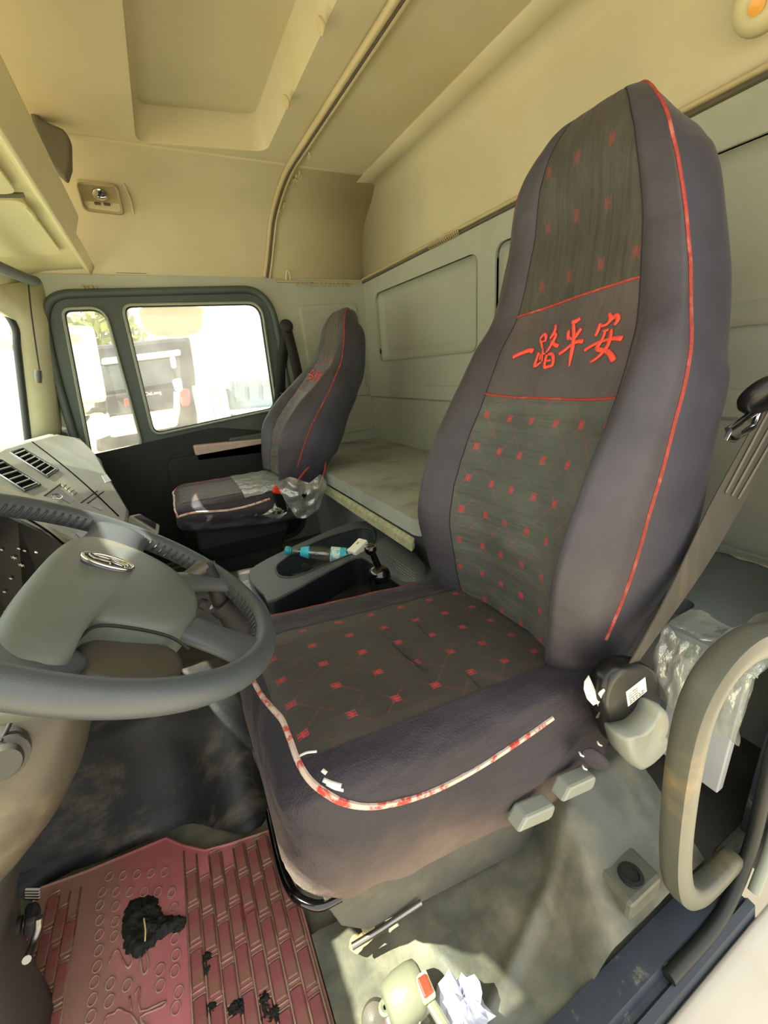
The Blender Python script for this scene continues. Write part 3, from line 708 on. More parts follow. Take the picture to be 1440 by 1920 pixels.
# lower hub trim (tan recess) and bottom pad
low = [V((p.x, p.y)) for p in cr([(-.095, -.02, 0), (-.10, -.09, 0), (-.135, -.105, 0), (-.165, -.085, 0), (-.18, -.03, 0), (-.16, -.005, 0)], 5, True)]
loft('hub_lower_trim', [[W(p.x, p.y, o) for p in low] for o in (-.04, -.012)] + [[W(-.135 + (p.x + .135) * .8, -.055 + (p.y + .055) * .8, -.008) for p in low]], M['column'], sw)
tube('hub_seam', [W(-.158, .0, .012), W(-.130, -.012, .013), W(-.115, -.045, .010), W(-.106, -.085, .004), W(-.11, -.11, -.004)], .0018, M['blackm'], sw, smooth_n=6, n=6)
def spoke(a, r0, w0, w1, o0, m=M['wheel']):
    a = math.radians(a); d = V((math.cos(a), math.sin(a))); nn = V((-d.y, d.x)); rings = []
    for i in range(9):
        t = i / 8; r = r0 + (R - r0) * t; w = w0 + (w1 - w0) * t + .02 * t ** 4; th = .013; o = o0 * (1 - t)
        rings.append([W(*(d * r + nn * w * math.cos(k * math.pi / 8)), o + th * math.sin(k * math.pi / 8)) for k in range(16)])
    loft('spoke', rings, m, sw)
spoke(-4, .10, .045, .034, 0); spoke(-55, .10, .022, .021, -.004); spoke(-117, .11, .030, .028, -.008); spoke(168, .16, .05, .045, -.004); 
# emblem
em = thing
oval = lambda s, o: [W(.000 + .0165 * s * math.cos(a), -.004 + .028 * s * math.sin(a), o) for a in [i * math.pi / 16 for i in range(32)]]
loft('emblem_plate', [oval(1, .022), oval(1, .028), oval(.9, .0285), oval(.05, .0285)], mat('emblem_grey', '77737d', .25, .6), sw)
tube('emblem_ring', oval(1.0, .029), .0022, M['chrome'], sw, closed=True, n=8)
def strk(pts, r=.0014): return tube_vf([W(a, b, .030) for a, b in pts], r, 6)
vf = merge([strk([(.010, .017), (.002, .018), (-.004, .012), (-.0035, -.006), (-.011, -.0065)]), strk([(.006, .013), (.0055, -.004), (.009, -.0055), (.009, -.010), (.003, -.024), (-.004, -.026), (-.011, -.0245)]), strk([(.004, -.007), (-.001, -.022), (-.011, -.0235)]), strk([(-.002, -.006), (-.006, -.02)])])
obj('emblem_letters', vf[0], vf[1], M['chrome'], sw)
# column
scol = thing('steering_column', 'tan-grey plastic steering column shroud with ignition lock below the wheel', 'steering column', (-.38, .56, 0))
sec = [(-.165, .585, .645, .042, .055), (-.215, .575, .59, .068, .085), (-.255, .57, .54, .086, .105), (-.285, .57, .49, .082, .105), (-.315, .57, .44, .066, .095), (-.325, .57, .42, .058, .088)]
def cring(x, y, z, rx, ry, k=22):
    n_ = V((.57, 0, .82)); a1 = V((.82, 0, -.57))
    return [V((x, y, z)) + a1 * rx * math.copysign(abs(math.cos(t)) ** .75, math.cos(t)) + V((0, 1, 0)) * ry * math.copysign(abs(math.sin(t)) ** .75, math.sin(t)) for t in [i * 2 * math.pi / k for i in range(k)]]
loft('column_shroud', [cring(*s) for s in sec], M['column'], scol)
sec2 = [(-.322, .57, .425, .055, .084), (-.345, .57, .37, .050, .078), (-.352, .57, .355, .056, .082), (-.37, .57, .30, .050, .075), (-.378, .57, .28, .054, .078), (-.39, .565, .2, .050, .072), (-.40, .56, .1, .055, .075), (-.405, .56, .0, .06, .08)]
loft('column_boot', [cring(*s) for s in sec2], M['columndk'], scol)
lathe('ignition_lock', [(.0, .026), (.014, .026), (.016, .022), (.016, .014), (.022, .012), (.024, .0), (.024, -.02)], at(-4, 1432, y=.462) + V((0, .012, 0)), (.35, -.9, .2), M['columndk'], scol)
tube('shroud_seam', [at(0, 1392, y=.467), at(16, 1362, y=.48), at(24, 1338, y=.49)], .0022, M['blackm'], scol, smooth_n=4)
# stalk lever behind the wheel
sk = thing('column_stalk', 'black turn-signal stalk with round end cap seen through the steering wheel', 'lever', (-.14, .62, .6))
SY = .69
tube('stalk_arm', [at(385, 1062, y=SY), at(405, 1100, y=SY), at(420, 1140, y=SY)], [.013, .014, .016], M['blackm'], sk, n=12)
tube('stalk_grip', [at(418, 1128, y=SY - .002), at(440, 1162, y=SY - .004), at(478, 1188, y=SY)], [.019, .022, .022], M['blackm'], sk, n=14)
tube('stalk_collar', [at(412, 1130, y=SY - .003), at(424, 1142, y=SY - .004)], .0215, M['blackm'], sk, n=14)
tube('stalk_button', [at(374, 1130, y=SY - .03), at(385, 1134, y=SY - .03)], [.008, .009], M['blackm'], sk, n=12)
tube('stalk_root', [at(385, 1062, y=SY), V((-.2, .585, .6))], .012, M['column'], sk, n=10)
# pedal at the foot of the column
pd = thing('foot_pedal', 'dark ribbed foot pedal beside the steering column base on the red mat', 'pedal', (-.36, .50, .02))
prism('pedal_pad', [at(48, 1690, y=.60), at(74, 1686, y=.60), at(78, 1700, y=.585), at(70, 1726, y=.57), at(44, 1734, y=.57)], (-.01, .0, -.03), M['blackm'], pd, bevel=.006)
for k in range(4):
    tube('pedal_rib', [at(46, 1668 + k * 5, y=.605), at(74, 1668 + k * 5.2, y=.605)], .0026, M['steel'], pd, n=6)
tube('pedal_lever', [at(50, 1800, y=.50), at(60, 1775, y=.52), at(72, 1740, y=.535), at(74, 1720, y=.54)], .005, M['steel'], pd, smooth_n=5)
tube('pedal_arm', [at(40, 1735, y=.58), V((-.43, .58, .25)), V((-.5, .58, .4))], .012, M['blackm'], pd)

# ================================================================== SEATS
def catm(rows, n):
    out = cr([V(r[:3]) for r in rows], n), cr([V(r[3:6]) for r in rows], n)
    return [tuple(a) + tuple(b) for a, b in zip(*out)]

BACK = [  # x of front centre, z (camera-relative), half width | bolster bulge, piping depth, thickness
    (.570, -.57, .205, .045, .040, .17), (.560, -.45, .234, .065, .055, .20), (.563, -.33, .252, .078, .065, .23),
    (.600, -.20, .254, .068, .050, .22), (.642, -.09, .246, .048, .042, .19), (.674, .00, .236, .030, .034, .180),
    (.702, .08, .208, .014, .028, .170), (.714, .20, .176, .004, .020, .150), (.708, .29, .148, 0, .018, .128),
    (.714, .340, .120, 0, .020, .106), (.736, .378, .082, 0, .020, .084), (.764, .390, .040, 0, .014, .045)]
SUBS = 10
def back_rows(): return catm([(a, b, c, d, e, f) for a, b, c, d, e, f in BACK], SUBS)
SECP = [(-1.0, 'p', 1), (-.955, 'b', .55), (-.80, 'b', 1.0), (-.69, 'b', .42), (-.36, 'c', 0), (-.05, 'c', 0), (.25, 'c', 0), (.56, 'b', .42), (.80, 'b', 1.0), (.955, 'b', .55), (1.0, 'p', 1),
        (1.03, 's', .35), (1.01, 's', .75), (.88, 's', .98), (.45, 's', 1.0), (0, 's', 1.0), (-.45, 's', 1.0), (-.88, 's', .98), (-1.01, 's', .75), (-1.03, 's', .35)]
SN = 4
def back_ring(row, nrm):
    x, z, w, b, p, th = row; pts = []
    for v, k, f in SECP:
        d = {'p': p * .55, 'b': -b * f + (p * .28 if abs(v) > .9 else 0), 'c': 0, 's': p * .55 + (th - p * .55) * f}[k]
        pts.append(V((v * w, d, 0)))
    P = cr(pts, SN, True)
    return [(V((x, 0, z + CAM.z)) - nrm * p_.y + V((0, p_.x, 0))) for p_ in P]

FOLDS = [(.655, .10, .16, .006, .010), (.70, .12, .14, .005, .009), (.74, .08, .10, .004, .010), (.60, .14, .15, -.004, .009), (.56, .05, .12, .004, .010), (.795, .05, .1, .003, .009)]
def fold_(p):
    if p.z > .84 or abs(p.y) > .2: return 0
    s = 0
    for z0, sl, wy, amp, wz in FOLDS: s += amp * math.exp(-((p.z - z0 - sl * p.y - .012 * fbm(p.y * 8, z0, 1)) / wz) ** 2) * math.exp(-(p.y / wy) ** 4)
    return s
def make_seat(label, group, yc, xb, xc, pale=False):
    """xb / xc: mappings of backrest and cushion from the driver's position to this seat's place"""
    root = thing('truck_seat', label, 'seat', (xc(V((.3, yc, 0))).x, yc, 0), group)
    rows = back_rows(); rings = []
    for i, r in enumerate(rows):
        a, b = rows[max(0, i - 1)], rows[min(len(rows) - 1, i + 1)]
        t = V((b[0] - a[0], 0, b[1] - a[1])).normalized(); nf = V((-t.z, 0, t.x))
        if nf.x > 0: nf = -nf
        k = min(1, (len(rows) - 1 - i) / 28.0)
        nf = nf.lerp(V((-1, 0, 0)), 1 - k).normalized()
        rings.append(back_ring(r, nf))
    nr = len(rings[0])
    jig = [[p + (p - V((p.x, 0, p.z))) * 0 + V((0, 0, 0)) + V((-.003 * fbm(p.y * 14, p.z * 9, 2) - fold_(p), .0, 0)) for p in ring] for ring in rings]
    for ring in jig:                       # stitched seams sit a little deeper
        for s in (3 * SN, 7 * SN): ring[s] = ring[s] + V((.004, 0, 0))
    WR = [[xb(p + V((0, yc, 0))) for p in ring] for ring in jig]
    L = len(WR)
    s1, s2 = 3 * SN, 7 * SN
    zof = [r[1] for r in rows]
    i_lo = min(range(L), key=lambda i: abs(zof[i] + .085)); i_hi = min(range(L), key=lambda i: abs(zof[i] - .105))
    i_top = min(range(L), key=lambda i: abs(zof[i] - .385))
    src = [list(r) for r in WR]
    for j in range(s1, s2 + 1):          # the upper band seam sags towards the far side
        sh = 2.5 * ((j - s1) / (s2 - s1)) ** 1.4
        for di in range(-9, 10):
            i = i_hi + di; f = i - sh * (1 - abs(di) / 10); i0_ = int(f); WR[i][j] = src[i0_][j].lerp(src[i0_ + 1][j], f - i0_)
    lens = [0]
    for i in range(1, L): lens.append(lens[-1] + (rings[i][20] - rings[i - 1][20]).length)
    def patch(name, i0, i1, j0, j1, m, off=0, par=root, bow=0):
        vs, fs, uv = [], [], []; n = j1 - j0 + 1
        for i in range(i0, i1 + 1):
            for j in range(j0, j1 + 1):
                vs.append(WR[i][j % nr]); uv.append((rings[i][j % nr].y, lens[i] + .03))
        for i in range(i1 - i0):
            for j in range(n - 1): fs.append((i * n + j, i * n + j + 1, (i + 1) * n + j + 1, (i + 1) * n + j))
        return obj(name, vs, fs, m, par, uvs=uv)
    patch('back_center_panel', 0, i_lo, s1, s2, M['seatpat'])
    band = patch('back_name_band', i_lo, i_hi, s1, s2, M['seatband'])
    patch('headrest_panel', i_hi, i_top, s1, s2, M['seathead'])
    vs = [p for r in WR for p in r]; fs = []; ms = []
    for i in range(L - 1):
        for j in range(nr):
            if s1 <= j < s2 and i < i_top: continue
            j2 = (j + 1) % nr; fs.append((i * nr + j, i * nr + j2, (i + 1) * nr + j2, (i + 1) * nr + j)); ms.append(0 if j < 10 * SN else 1)
    fs.append(tuple((L - 1) * nr + j for j in range(nr))); ms.append(0)
    fs.append(tuple(range(nr))); ms.append(1)
    bk = obj('backrest', vs, fs, M['seat'], root); bk.data.materials.append(M['seatside'])
    for pg, k in zip(bk.data.polygons, ms): pg.material_index = k
    pipe = [WR[i][0] for i in range(8, L)] + [WR[L - 1][j] for j in range(0, 10 * SN + 1, 5)] + [WR[i][10 * SN] for i in range(L - 1, 7, -1)]
    tube('back_piping', pipe, .0031 if not pale else .0032, M['pipe'], root, n=6)
    for i_, bow in ((i_lo, .0), (i_hi, .0)):
        tube('band_piping', [WR[i_][j] + (WR[i_][j] - WR[i_][30 + 30 if False else 60 % nr]) * 0 for j in range(s1, s2 + 1)], .0028, M['pipe'], root, n=6)
    for s in (s1, s2):
        tube('seam_stitch', [WR[i][s] for i in range(0, i_top + 1)], .0013, M['blackm'], root, n=5)
    # cushion
    def ztop(x): return CAM.z - .478 - .10 * x
    def zbot(x): return CAM.z - .665 - .30 * x if x < .4 else CAM.z - .785 - .12 * (x - .4)
    CX = [(.012, .10, .0, .70), (.020, .055, .0, .80), (.034, .026, .0, .885), (.06, .008, .004, .955), (.10, 0, .008, .995), (.18, 0, .010, 1), (.28, 0, .008, 1), (.38, 0, .004, 1), (.48, 0, 0, 1), (.57, 0, -.004, .99), (.64, .006, -.01, .97)]
    CXs = cr([V((a, b, c)) for a, b, c, d in CX], 4); ws_ = cr([V((d, 0, 0)) for a, b, c, d in CX], 4)
    crs = []
    hw = .236
    for (x, dr, bul), wv in zip(CXs, ws_):
        w = hw * wv.x; zt = ztop(x) - dr; zb = min(zbot(x), zt - .05)
        sag = .035 * math.exp(-((x - .30) / .14) ** 2)
        top = [(-1.0, -.055 - sag), (-.985, -.028 - sag * .8), (-.93, -.010 - sag * .3), (-.74, .0), (-.4, bul), (-.06, bul * 1.2), (.26, bul), (.56, .002), (.93, -.010), (.985, -.028), (1.0, -.055)]
        pts = [V((v * w, zt + dz_, 0)) for v, dz_ in top]
        h = zt - .055 - zb
        pts += [V((w * 1.01, zt - .055 - h * .33, 0)), V((w * .995, zt - .055 - h * .7, 0)), V((w * .97, zb, 0)), V((w * .5, zb + .002, 0)), V((0, zb + .004, 0)), V((-w * .5, zb + .002, 0)), V((-w * .97, zb, 0)), V((-w * 1.0, zt - .055 - h * .7, 0)), V((-w * 1.025, zt - .055 - h * .33, 0))]
        P = cr(pts, SN, True)
        crs.append([V((x - .006 * fbm(p.x * 10, p.y * 16, 4) * (1 if x < .05 else 0), p.x + ((.013 * fbm(x * 11 + p.y * 7, p.y * 9, 8, 3)) * min(1, (zt - .04 - p.y) / .08) if p.y < zt - .04 else 0), p.y + (.003 * fbm(x * 18, p.x * 16, 1)))) for p in P])
    CW = [[xc(p + V((0, yc, 0))) for p in r] for r in crs]
    nc = len(CW[0]); Lc = len(CW); a1, a2 = 3 * SN, 7 * SN
    i_a = min(range(Lc), key=lambda i: abs(crs[i][20].x - .055))
    vs, fs, uv = [], [], []; n = a2 - a1 + 1
    for i in range(i_a, Lc):
        for j in range(a1, a2 + 1): vs.append(CW[i][j]); uv.append((crs[i][j].y + .01, crs[i][j].x))
    for i in range(Lc - i_a - 1):
        for j in range(n - 1): fs.append((i * n + j, i * n + j + 1, (i + 1) * n + j + 1, (i + 1) * n + j))
    obj('cushion_panel', vs, fs, M['seatpatc'], root, uvs=uv)
    vs = [p for r in CW for p in r]; fs = []; ms = []
    for i in range(Lc - 1):
        for j in range(nc):
            if a1 <= j < a2 and i >= i_a: continue
            j2 = (j + 1) % nc; fs.append((i * nc + j, i * nc + j2, (i + 1) * nc + j2, (i + 1) * nc + j))
    fs.append(tuple(range(nc))); fs.append(tuple((Lc - 1) * nc + j for j in range(nc)))
    cu = obj('cushion', vs, fs, M['seatcush'], root)
    iE = min(range(Lc), key=lambda i: abs(crs[i][20].x - .48)); i0 = 6
    near = [CW[i][0] for i in range(iE, i0, -1)]; frontp = [CW[i0][j] for j in range(0, 10 * SN + 1, 2)]; far = [CW[i][8 * SN + 2] for i in range(i0 + 1, iE + 1)]
    if not pale: near, frontp = [], front_piping(CW)
    tube('cushion_piping', near + frontp, .0045, M['pipew'], root, n=6, label='piping worn white')
    tube('cushion_piping', far, .0045, M['pipe'], root, n=6)
    for s in (a1, a2): tube('seam_stitch', [CW[i][s] for i in range(i_a, Lc)], .0013, M['blackm'], root, n=5)
    tube('cushion_crease', [xc(V((.50 - .02 * k, yc + (.12 - .055 * k), ztop(.50) + .004))) for k in range(5)], .002, M['blackm'], root, n=5, smooth_n=3) if False else None
    return root, WR, CW, (i_lo, i_hi, s1, s2), band

YC = .604
def front_piping(CW):
    nc = len(CW[0])
    T = BVHTree.FromPolygons([p for r in CW for p in r], [(i * nc + j, i * nc + (j + 1) % nc, (i + 1) * nc + (j + 1) % nc, (i + 1) * nc + j) for i in range(len(CW) - 1) for j in range(nc)])
    out = []
    for p in cr([V((a, b, 0)) for a, b in ((476, 1278), (492, 1306), (512, 1330), (530, 1352), (545, 1390), (560, 1430), (582, 1464), (612, 1488), (645, 1505), (690, 1512), (740, 1506), (800, 1488), (860, 1460), (920, 1425), (985, 1382), (1036, 1346))], 4):
        d = ray(p.x, p.y).normalized(); h = T.ray_cast(CAM, d)
        if h[0] is not None: out.append(h[0] - d * .001)
    return out
ident = lambda p: p
drv, WR, CW, binfo, band = make_seat('large driver seat in a dark red-piped cover, nearest to the open door', None, YC, ident, ident)

# embroidered wish on the band: brush strokes laid on the cloth
STROKES = [
 [(125,612,17),(175,585,17),(240,558,18),(300,540,20),(335,548,22)],
 [(410,430,12),(425,480,11),(430,520,9)], [(405,420,10),(450,375,14),(470,395,14),(462,450,9)], [(428,450,8),(458,440,8)],
 [(395,560,12),(375,620,14),(352,690,15),(365,700,14),(420,660,9)], [(440,520,9),(430,600,10),(428,655,8)], [(432,580,8),(462,570,8)], [(412,575,8),(405,640,9)],
 [(570,275,10),(565,320,14),(545,370,14),(510,420,10)], [(545,355,12),(572,380,14),(545,440,16),(500,520,13),(470,560,9)], [(520,440,10),(560,480,15),(598,495,16)],
 [(478,585,12),(462,640,14),(455,715,15),(500,705,13),(535,690,14),(545,620,14),(530,580,14),(490,580,10)], [(470,650,9),(520,640,9)],
 [(738,250,16),(785,235,16),(825,205,13)], [(705,330,11),(700,400,15),(715,420,15)], [(835,310,13),(800,360,15),(770,405,12),(720,420,10)],
 [(605,580,14),(660,540,14),(720,490,13),(790,450,15),(855,445,18)], [(755,265,13),(758,350,15),(755,440,16),(738,540,17),(722,630,13),(710,705,7)],
 [(1128,160,13),(1145,200,16),(1120,250,12)], [(1035,260,13),(1010,330,15),(982,395,13)], [(1040,290,11),(1100,270,11),(1160,210,14),(1205,180,18),(1218,220,18),(1180,280,12)],
 [(870,540,16),(930,500,14),(1010,460,13),(1090,435,12),(1180,415,16),(1262,418,20)], [(1085,330,13),(1070,390,12),(1040,450,15),(1000,520,18),(1060,540,17),(1120,560,18),(1160,620,22),(1178,648,18)],
 [(1150,320,12),(1140,400,15),(1110,490,17),(1050,570,16),(990,625,14),(930,662,9)], [(1060,340,9),(1120,325,10)]]
i_lo, i_hi, s1_, s2_ = binfo
bvs, bfs = [], []
nn_ = s2_ - s1_ + 1
for i in range(i_lo, i_hi + 1):
    for j in range(s1_, s2_ + 1): bvs.append(WR[i][j])
for i in range(i_hi - i_lo):
    for j in range(nn_ - 1): bfs.append((i * nn_ + j, i * nn_ + j + 1, (i + 1) * nn_ + j + 1, (i + 1) * nn_ + j))
BV = BVHTree.FromPolygons(bvs, bfs)
def on_band(cx_, cy_, lift=.0016):
    px, py = 940 + cx_ / 5.5385, 560 + cy_ / 5.5385
    d = ray(px, py).normalized(); h = BV.ray_cast(CAM, d)
    if h[0] is None: return None, None
    n = h[1] if h[1].dot(d) < 0 else -h[1]
    return h[0] + n * lift, n
def strokes_vf(mapper, scale_r):
    parts = []
    for s in STROKES:
        pts = cr([(a, b, r) for a, b, r in s], 5); P, Rr = [], []
        for p in pts:
            w, n = mapper(p.x, p.y)
            if w is not None: P.append(w); Rr.append(max(.0005, p.z * scale_r))
        if len(P) > 2: parts.append(tube_vf(P, Rr, 8, flat=.45, up=n))
    return merge(parts)
mid = WR[(i_lo + i_hi) // 2][20]
px_m = (mid - CAM).dot(fwd) / FPX / 5.5385
vf = strokes_vf(on_band, px_m * 1.4)
obj('embroidered_lettering', vf[0], vf[1], M['embroid'], drv, label='red embroidered calligraphy')

# tears and scuffs on the near front corner of the cushion
BVC = BVHTree.FromPolygons([p for r in CW for p in r], [(i * len(CW[0]) + j, i * len(CW[0]) + (j + 1) % len(CW[0]), (i + 1) * len(CW[0]) + (j + 1) % len(CW[0]), (i + 1) * len(CW[0]) + j) for i in range(len(CW) - 1) for j in range(len(CW[0]))])
def on_c(px, py, lift=.0012, tree=None):
    d = ray(px, py).normalized(); h = (tree or BVC).ray_cast(CAM, d)
    return None if h[0] is None else h[0] - d * lift
def streak(name, pts, r, m, par, tree=None, fl=.4):
    P = [on_c(*p, tree=tree) for p in pts]; P = [p for p in P if p is not None]
    if len(P) > 1: return tube(name, P, r, m, par, n=6, smooth_n=3, flat=fl, up=(0, 0, 1))
vfp = []
for pts, r in ((((562, 1417), (576, 1411), (594, 1409)), .0022), (((606, 1462), (620, 1468), (640, 1474)), .0035), (((612, 1470), (628, 1478), (644, 1482)), .0022), (((604, 1444), (612, 1450)), .003)):
    P = [on_c(*p) for p in pts]; P = [p for p in P if p is not None]
    if len(P) > 1: vfp.append(tube_vf(cr(P, 4), r, 6, flat=.4, up=(0, 0, 1)))
if vfp:
    vf = merge(vfp); obj('worn_tear', vf[0], vf[1], M['white'], drv, label='frayed white tear')
for pts in (((735, 1105), (790, 1180), (900, 1290)), ((655, 1125), (740, 1210), (800, 1260)), ((905, 1130), (1000, 1190), (1075, 1235))):
    streak('cushion_crease', pts, .0022, M['seatcush'], drv)

# seat hardware: base, rails, levers, recliner cover, side parts
def sbx(x, y, z): return V((x, YC + y, z))
loft('seat_base', [[V((.07, YC - .19, .275)), V((.07, YC + .17, .275)), V((.12, YC + .17, .16)), V((.12, YC - .17, .16))], [V((.3, YC - .20, .20)), V((.3, YC + .18, .20)), V((.3, YC + .18, .10)), V((.3, YC - .18, .10))], [V((.60, YC - .21, .13)), V((.60, YC + .18, .13)), V((.60, YC + .18, .02)), V((.60, YC - .20, .02))]], M['seatbase'], drv, smooth=False, bevel=.012)
loft('suspension_bellows', [[V((x0, YC - w, z)), V((x1, YC - w, z)), V((x1, YC + w, z)), V((x0, YC + w, z))] for z, x0, x1, w in ((.20, .14, .54, .15), (.17, .16, .52, .13), (.13, .14, .54, .15), (.09, .16, .52, .13), (.045, .14, .54, .15), (.008, .15, .55, .14))], M['blackm'], drv, smooth=False)
prism('base_side_plate', [at(px, py, y=.40) for px, py in ((600, 1660), (612, 1700), (640, 1738), (690, 1746), (735, 1722), (790, 1694), (960, 1606), (1090, 1528), (1090, 1490), (900, 1560), (720, 1640))], (0, .015, 0), M['seatbase'], drv, bevel=.004)
tube('slide_bar', [at(505, 1520, z=.215), at(517, 1580, z=.205), at(533, 1640, z=.2), at(551, 1676, z=.2), at(574, 1693, z=.2), at(602, 1698, z=.2), at(640, 1680, z=.2)], .0075, M['gloss'], drv, smooth_n=6, n=12)
prism('bracket', [(.06, .425, .24), (.10, .425, .24), (.095, .425, .13), (.07, .425, .10)], (0, .008, 0), M['seatbase'], drv, bevel=.003)
tube('height_rod', [at(612 + 48, 1775, y=.40), at(715, 1742, y=.395), at(790, 1692, y=.39)], .0052, M['steel'], drv, n=8)
prism('seat_rail', [at(655, 1782, y=.415), at(700, 1746, y=.41), at(712, 1750, y=.405), at(668, 1792, y=.40)], (0, .02, -.02), M['dust'], drv, bevel=.003)
for p in ((690, 1735), (668, 1772)): lathe('rail_bolt', [(.012, 0), (.012, .010), (.008, .014), (0, .015)], at(*p, y=.425), (0, -.3, 1), M['dust'], drv, n=14)
def lever(c, ang):
    ca, sa = math.cos(ang), math.sin(ang); d = V((ca, 0, sa)); u = V((-sa, 0, ca)); prof = [(-.5, -.5), (-.38, .5), (.40, .56), (.5, .36), (.5, -.32), (.40, -.5)]
    pts = [V(c) + d * (a * .084) + u * (b * .029) for a, b in prof]
    prism('adjust_lever', pts, (0, .030, 0), M['lever'], drv, bevel=.006)
lever(at(1009, 1537, y=.333), math.radians(-17)); lever(at(1089, 1481, y=.326), math.radians(-15))
# recliner cover and knob
YR = .318
def yr(px, py, y=YR): return at(px, py, y=y)
rcv = [(1133, 1330), (1138, 1290), (1155, 1262), (1180, 1249), (1215, 1250), (1236, 1268), (1241, 1310), (1238, 1360), (1205, 1412), (1166, 1408), (1148, 1380)]
RC = [V((p.x, p.z)) for p in [yr(*q_) for q_ in rcv]]
RC = [V((p.x, p.y)) for p in cr([(p.x, p.y, 0) for p in RC], 4, True)]
rcs = scale2(RC, .94)
loft('recliner_cover', [[V((p.x, YR + .03, p.y)) for p in RC], [V((p.x, YR + .010, p.y)) for p in RC], [V((p.x, YR + .003, p.y)) for p in scale2(RC, .965)], [V((p.x, YR, p.y)) for p in scale2(RC, .92)], [V((p.x, YR, p.y)) for p in scale2(RC, .85)], [V((p.x, YR, p.y)) for p in scale2(RC, .1)]], M['gloss'] if False else mat('recliner_black', '141614', .3, var=.2, vscale=14, dirt='3b3a32', dscale=25, dlo=.58, dhi=.7), drv)
kn_ = [(1168, 1398), (1166, 1384), (1178, 1378), (1200, 1372), (1222, 1352), (1234, 1328), (1243, 1325), (1252, 1336), (1254, 1360), (1247, 1376), (1252, 1384), (1249, 1406), (1225, 1432), (1202, 1445), (1190, 1440), (1176, 1424)]
K2 = [V((p.x, p.y)) for p in cr([(lambda w: (w.x, w.z, 0))(yr(*q_, y=YR - .03)) for q_ in kn_], 3, True)]
loft('recliner_knob', [[V((p.x, YR + .004, p.y)) for p in scale2(K2, .93)], [V((p.x, YR - .020, p.y)) for p in K2], [V((p.x, YR - .032, p.y)) for p in scale2(K2, .94)], [V((p.x, YR - .036, p.y)) for p in scale2(K2, .78)], [V((p.x, YR - .032, p.y)) for p in scale2(K2, .6)]], M['lever'], drv)
lab = [yr(*p, y=YR - .0015) for p in ((1174, 1298), (1210, 1270), (1213, 1296), (1178, 1325))]
lb_ = prism('paper_label', lab, (0, .001, 0), M['paper'], drv)
def lq(u, v): return lab[0].lerp(lab[1], u).lerp(lab[3].lerp(lab[2], u), v) + V((0, -.0006, 0))
vfp = []
for v in (.22, .38, .54, .70, .84):
    u1 = .56 if v < .6 else .88
    for k in range(5):
        a = .1 + (u1 - .1) * k / 5; b = a + (u1 - .1) / 5 * random.uniform(.5, .85)
        vfp.append(([lq(a, v), lq(b, v), lq(b, v + .07), lq(a, v + .07)], [(0, 1, 2, 3)]))
vf = merge(vfp); obj('printed_lines', vf[0], vf[1], M['ink'], lb_, smooth=False, kind='stuff')
# torn cloth scraps by the recliner
def scrap(name, pts, m, par, th=.002, label=None):
    vs = [V(p) for p in pts]; return obj(name, vs, [tuple(range(len(vs)))], m, par, smooth=False, solid=th, soff=0, label=label)
wh = [at(1103, 1266, y=.345), at(1112, 1286, y=.338), at(1119, 1303, y=.333), at(1124, 1296, y=.326), at(1132, 1290, y=.323), at(1135, 1296, y=.322), at(1128, 1312, y=.325), at(1122, 1330, y=.333), at(1119, 1318, y=.33), at(1111, 1322, y=.331), at(1100, 1310, y=.336), at(1094, 1292, y=.341), at(1095, 1278, y=.345)]
wo = obj('cloth_tag', wh + [p + V((0, .004, 0)) for p in wh], [(0, 1, 11, 12), (1, 2, 10, 11), (2, 8, 9, 10), (2, 3, 6, 8), (3, 4, 5, 6), (6, 7, 8)], M['white'], drv, smooth=True, solid=.0015, label='frayed white cloth tag')
bk_ = [at(1084, 1412, y=.338), at(1106, 1398, y=.332), at(1128, 1408, y=.322), at(1148, 1430, y=.318), at(1143, 1448, y=.318), at(1112, 1444, y=.326), at(1090, 1432, y=.333)]
cb = sum(bk_, V()) / len(bk_) + V((.0, -.014, .006))
obj('cover_strap', bk_ + [cb], [(i, (i + 1) % 7, 7) for i in range(7)], M['seatcush'], drv, smooth=True, solid=.004, sub=2)
for px, py in ((1086, 1410), (1092, 1435), (1120, 1390)): obj('frayed_thread', *tube_vf([at(px, py, y=.33), at(px + 3, py + 6, y=.325), at(px + 8, py + 8, y=.325)], .0018, 5), M['white'], drv)
def mound(u, v):
    a = u * 2 * math.pi; r = v * .045
    return V((.735, .335, .385)) + V((r * .9 * math.cos(a), r * .35 * math.sin(a), .05 * (1 - v * v)))
# small cover gather above the recliner
obj('cover_gather', *(lambda: ([p for u in range(13) for p in [mound(u / 12, v / 6) for v in range(7)]], [(u * 7 + v, (u + 1) * 7 + v, (u + 1) * 7 + v + 1, u * 7 + v + 1) for u in range(12) for v in range(6)]))(), M['seat'], drv)

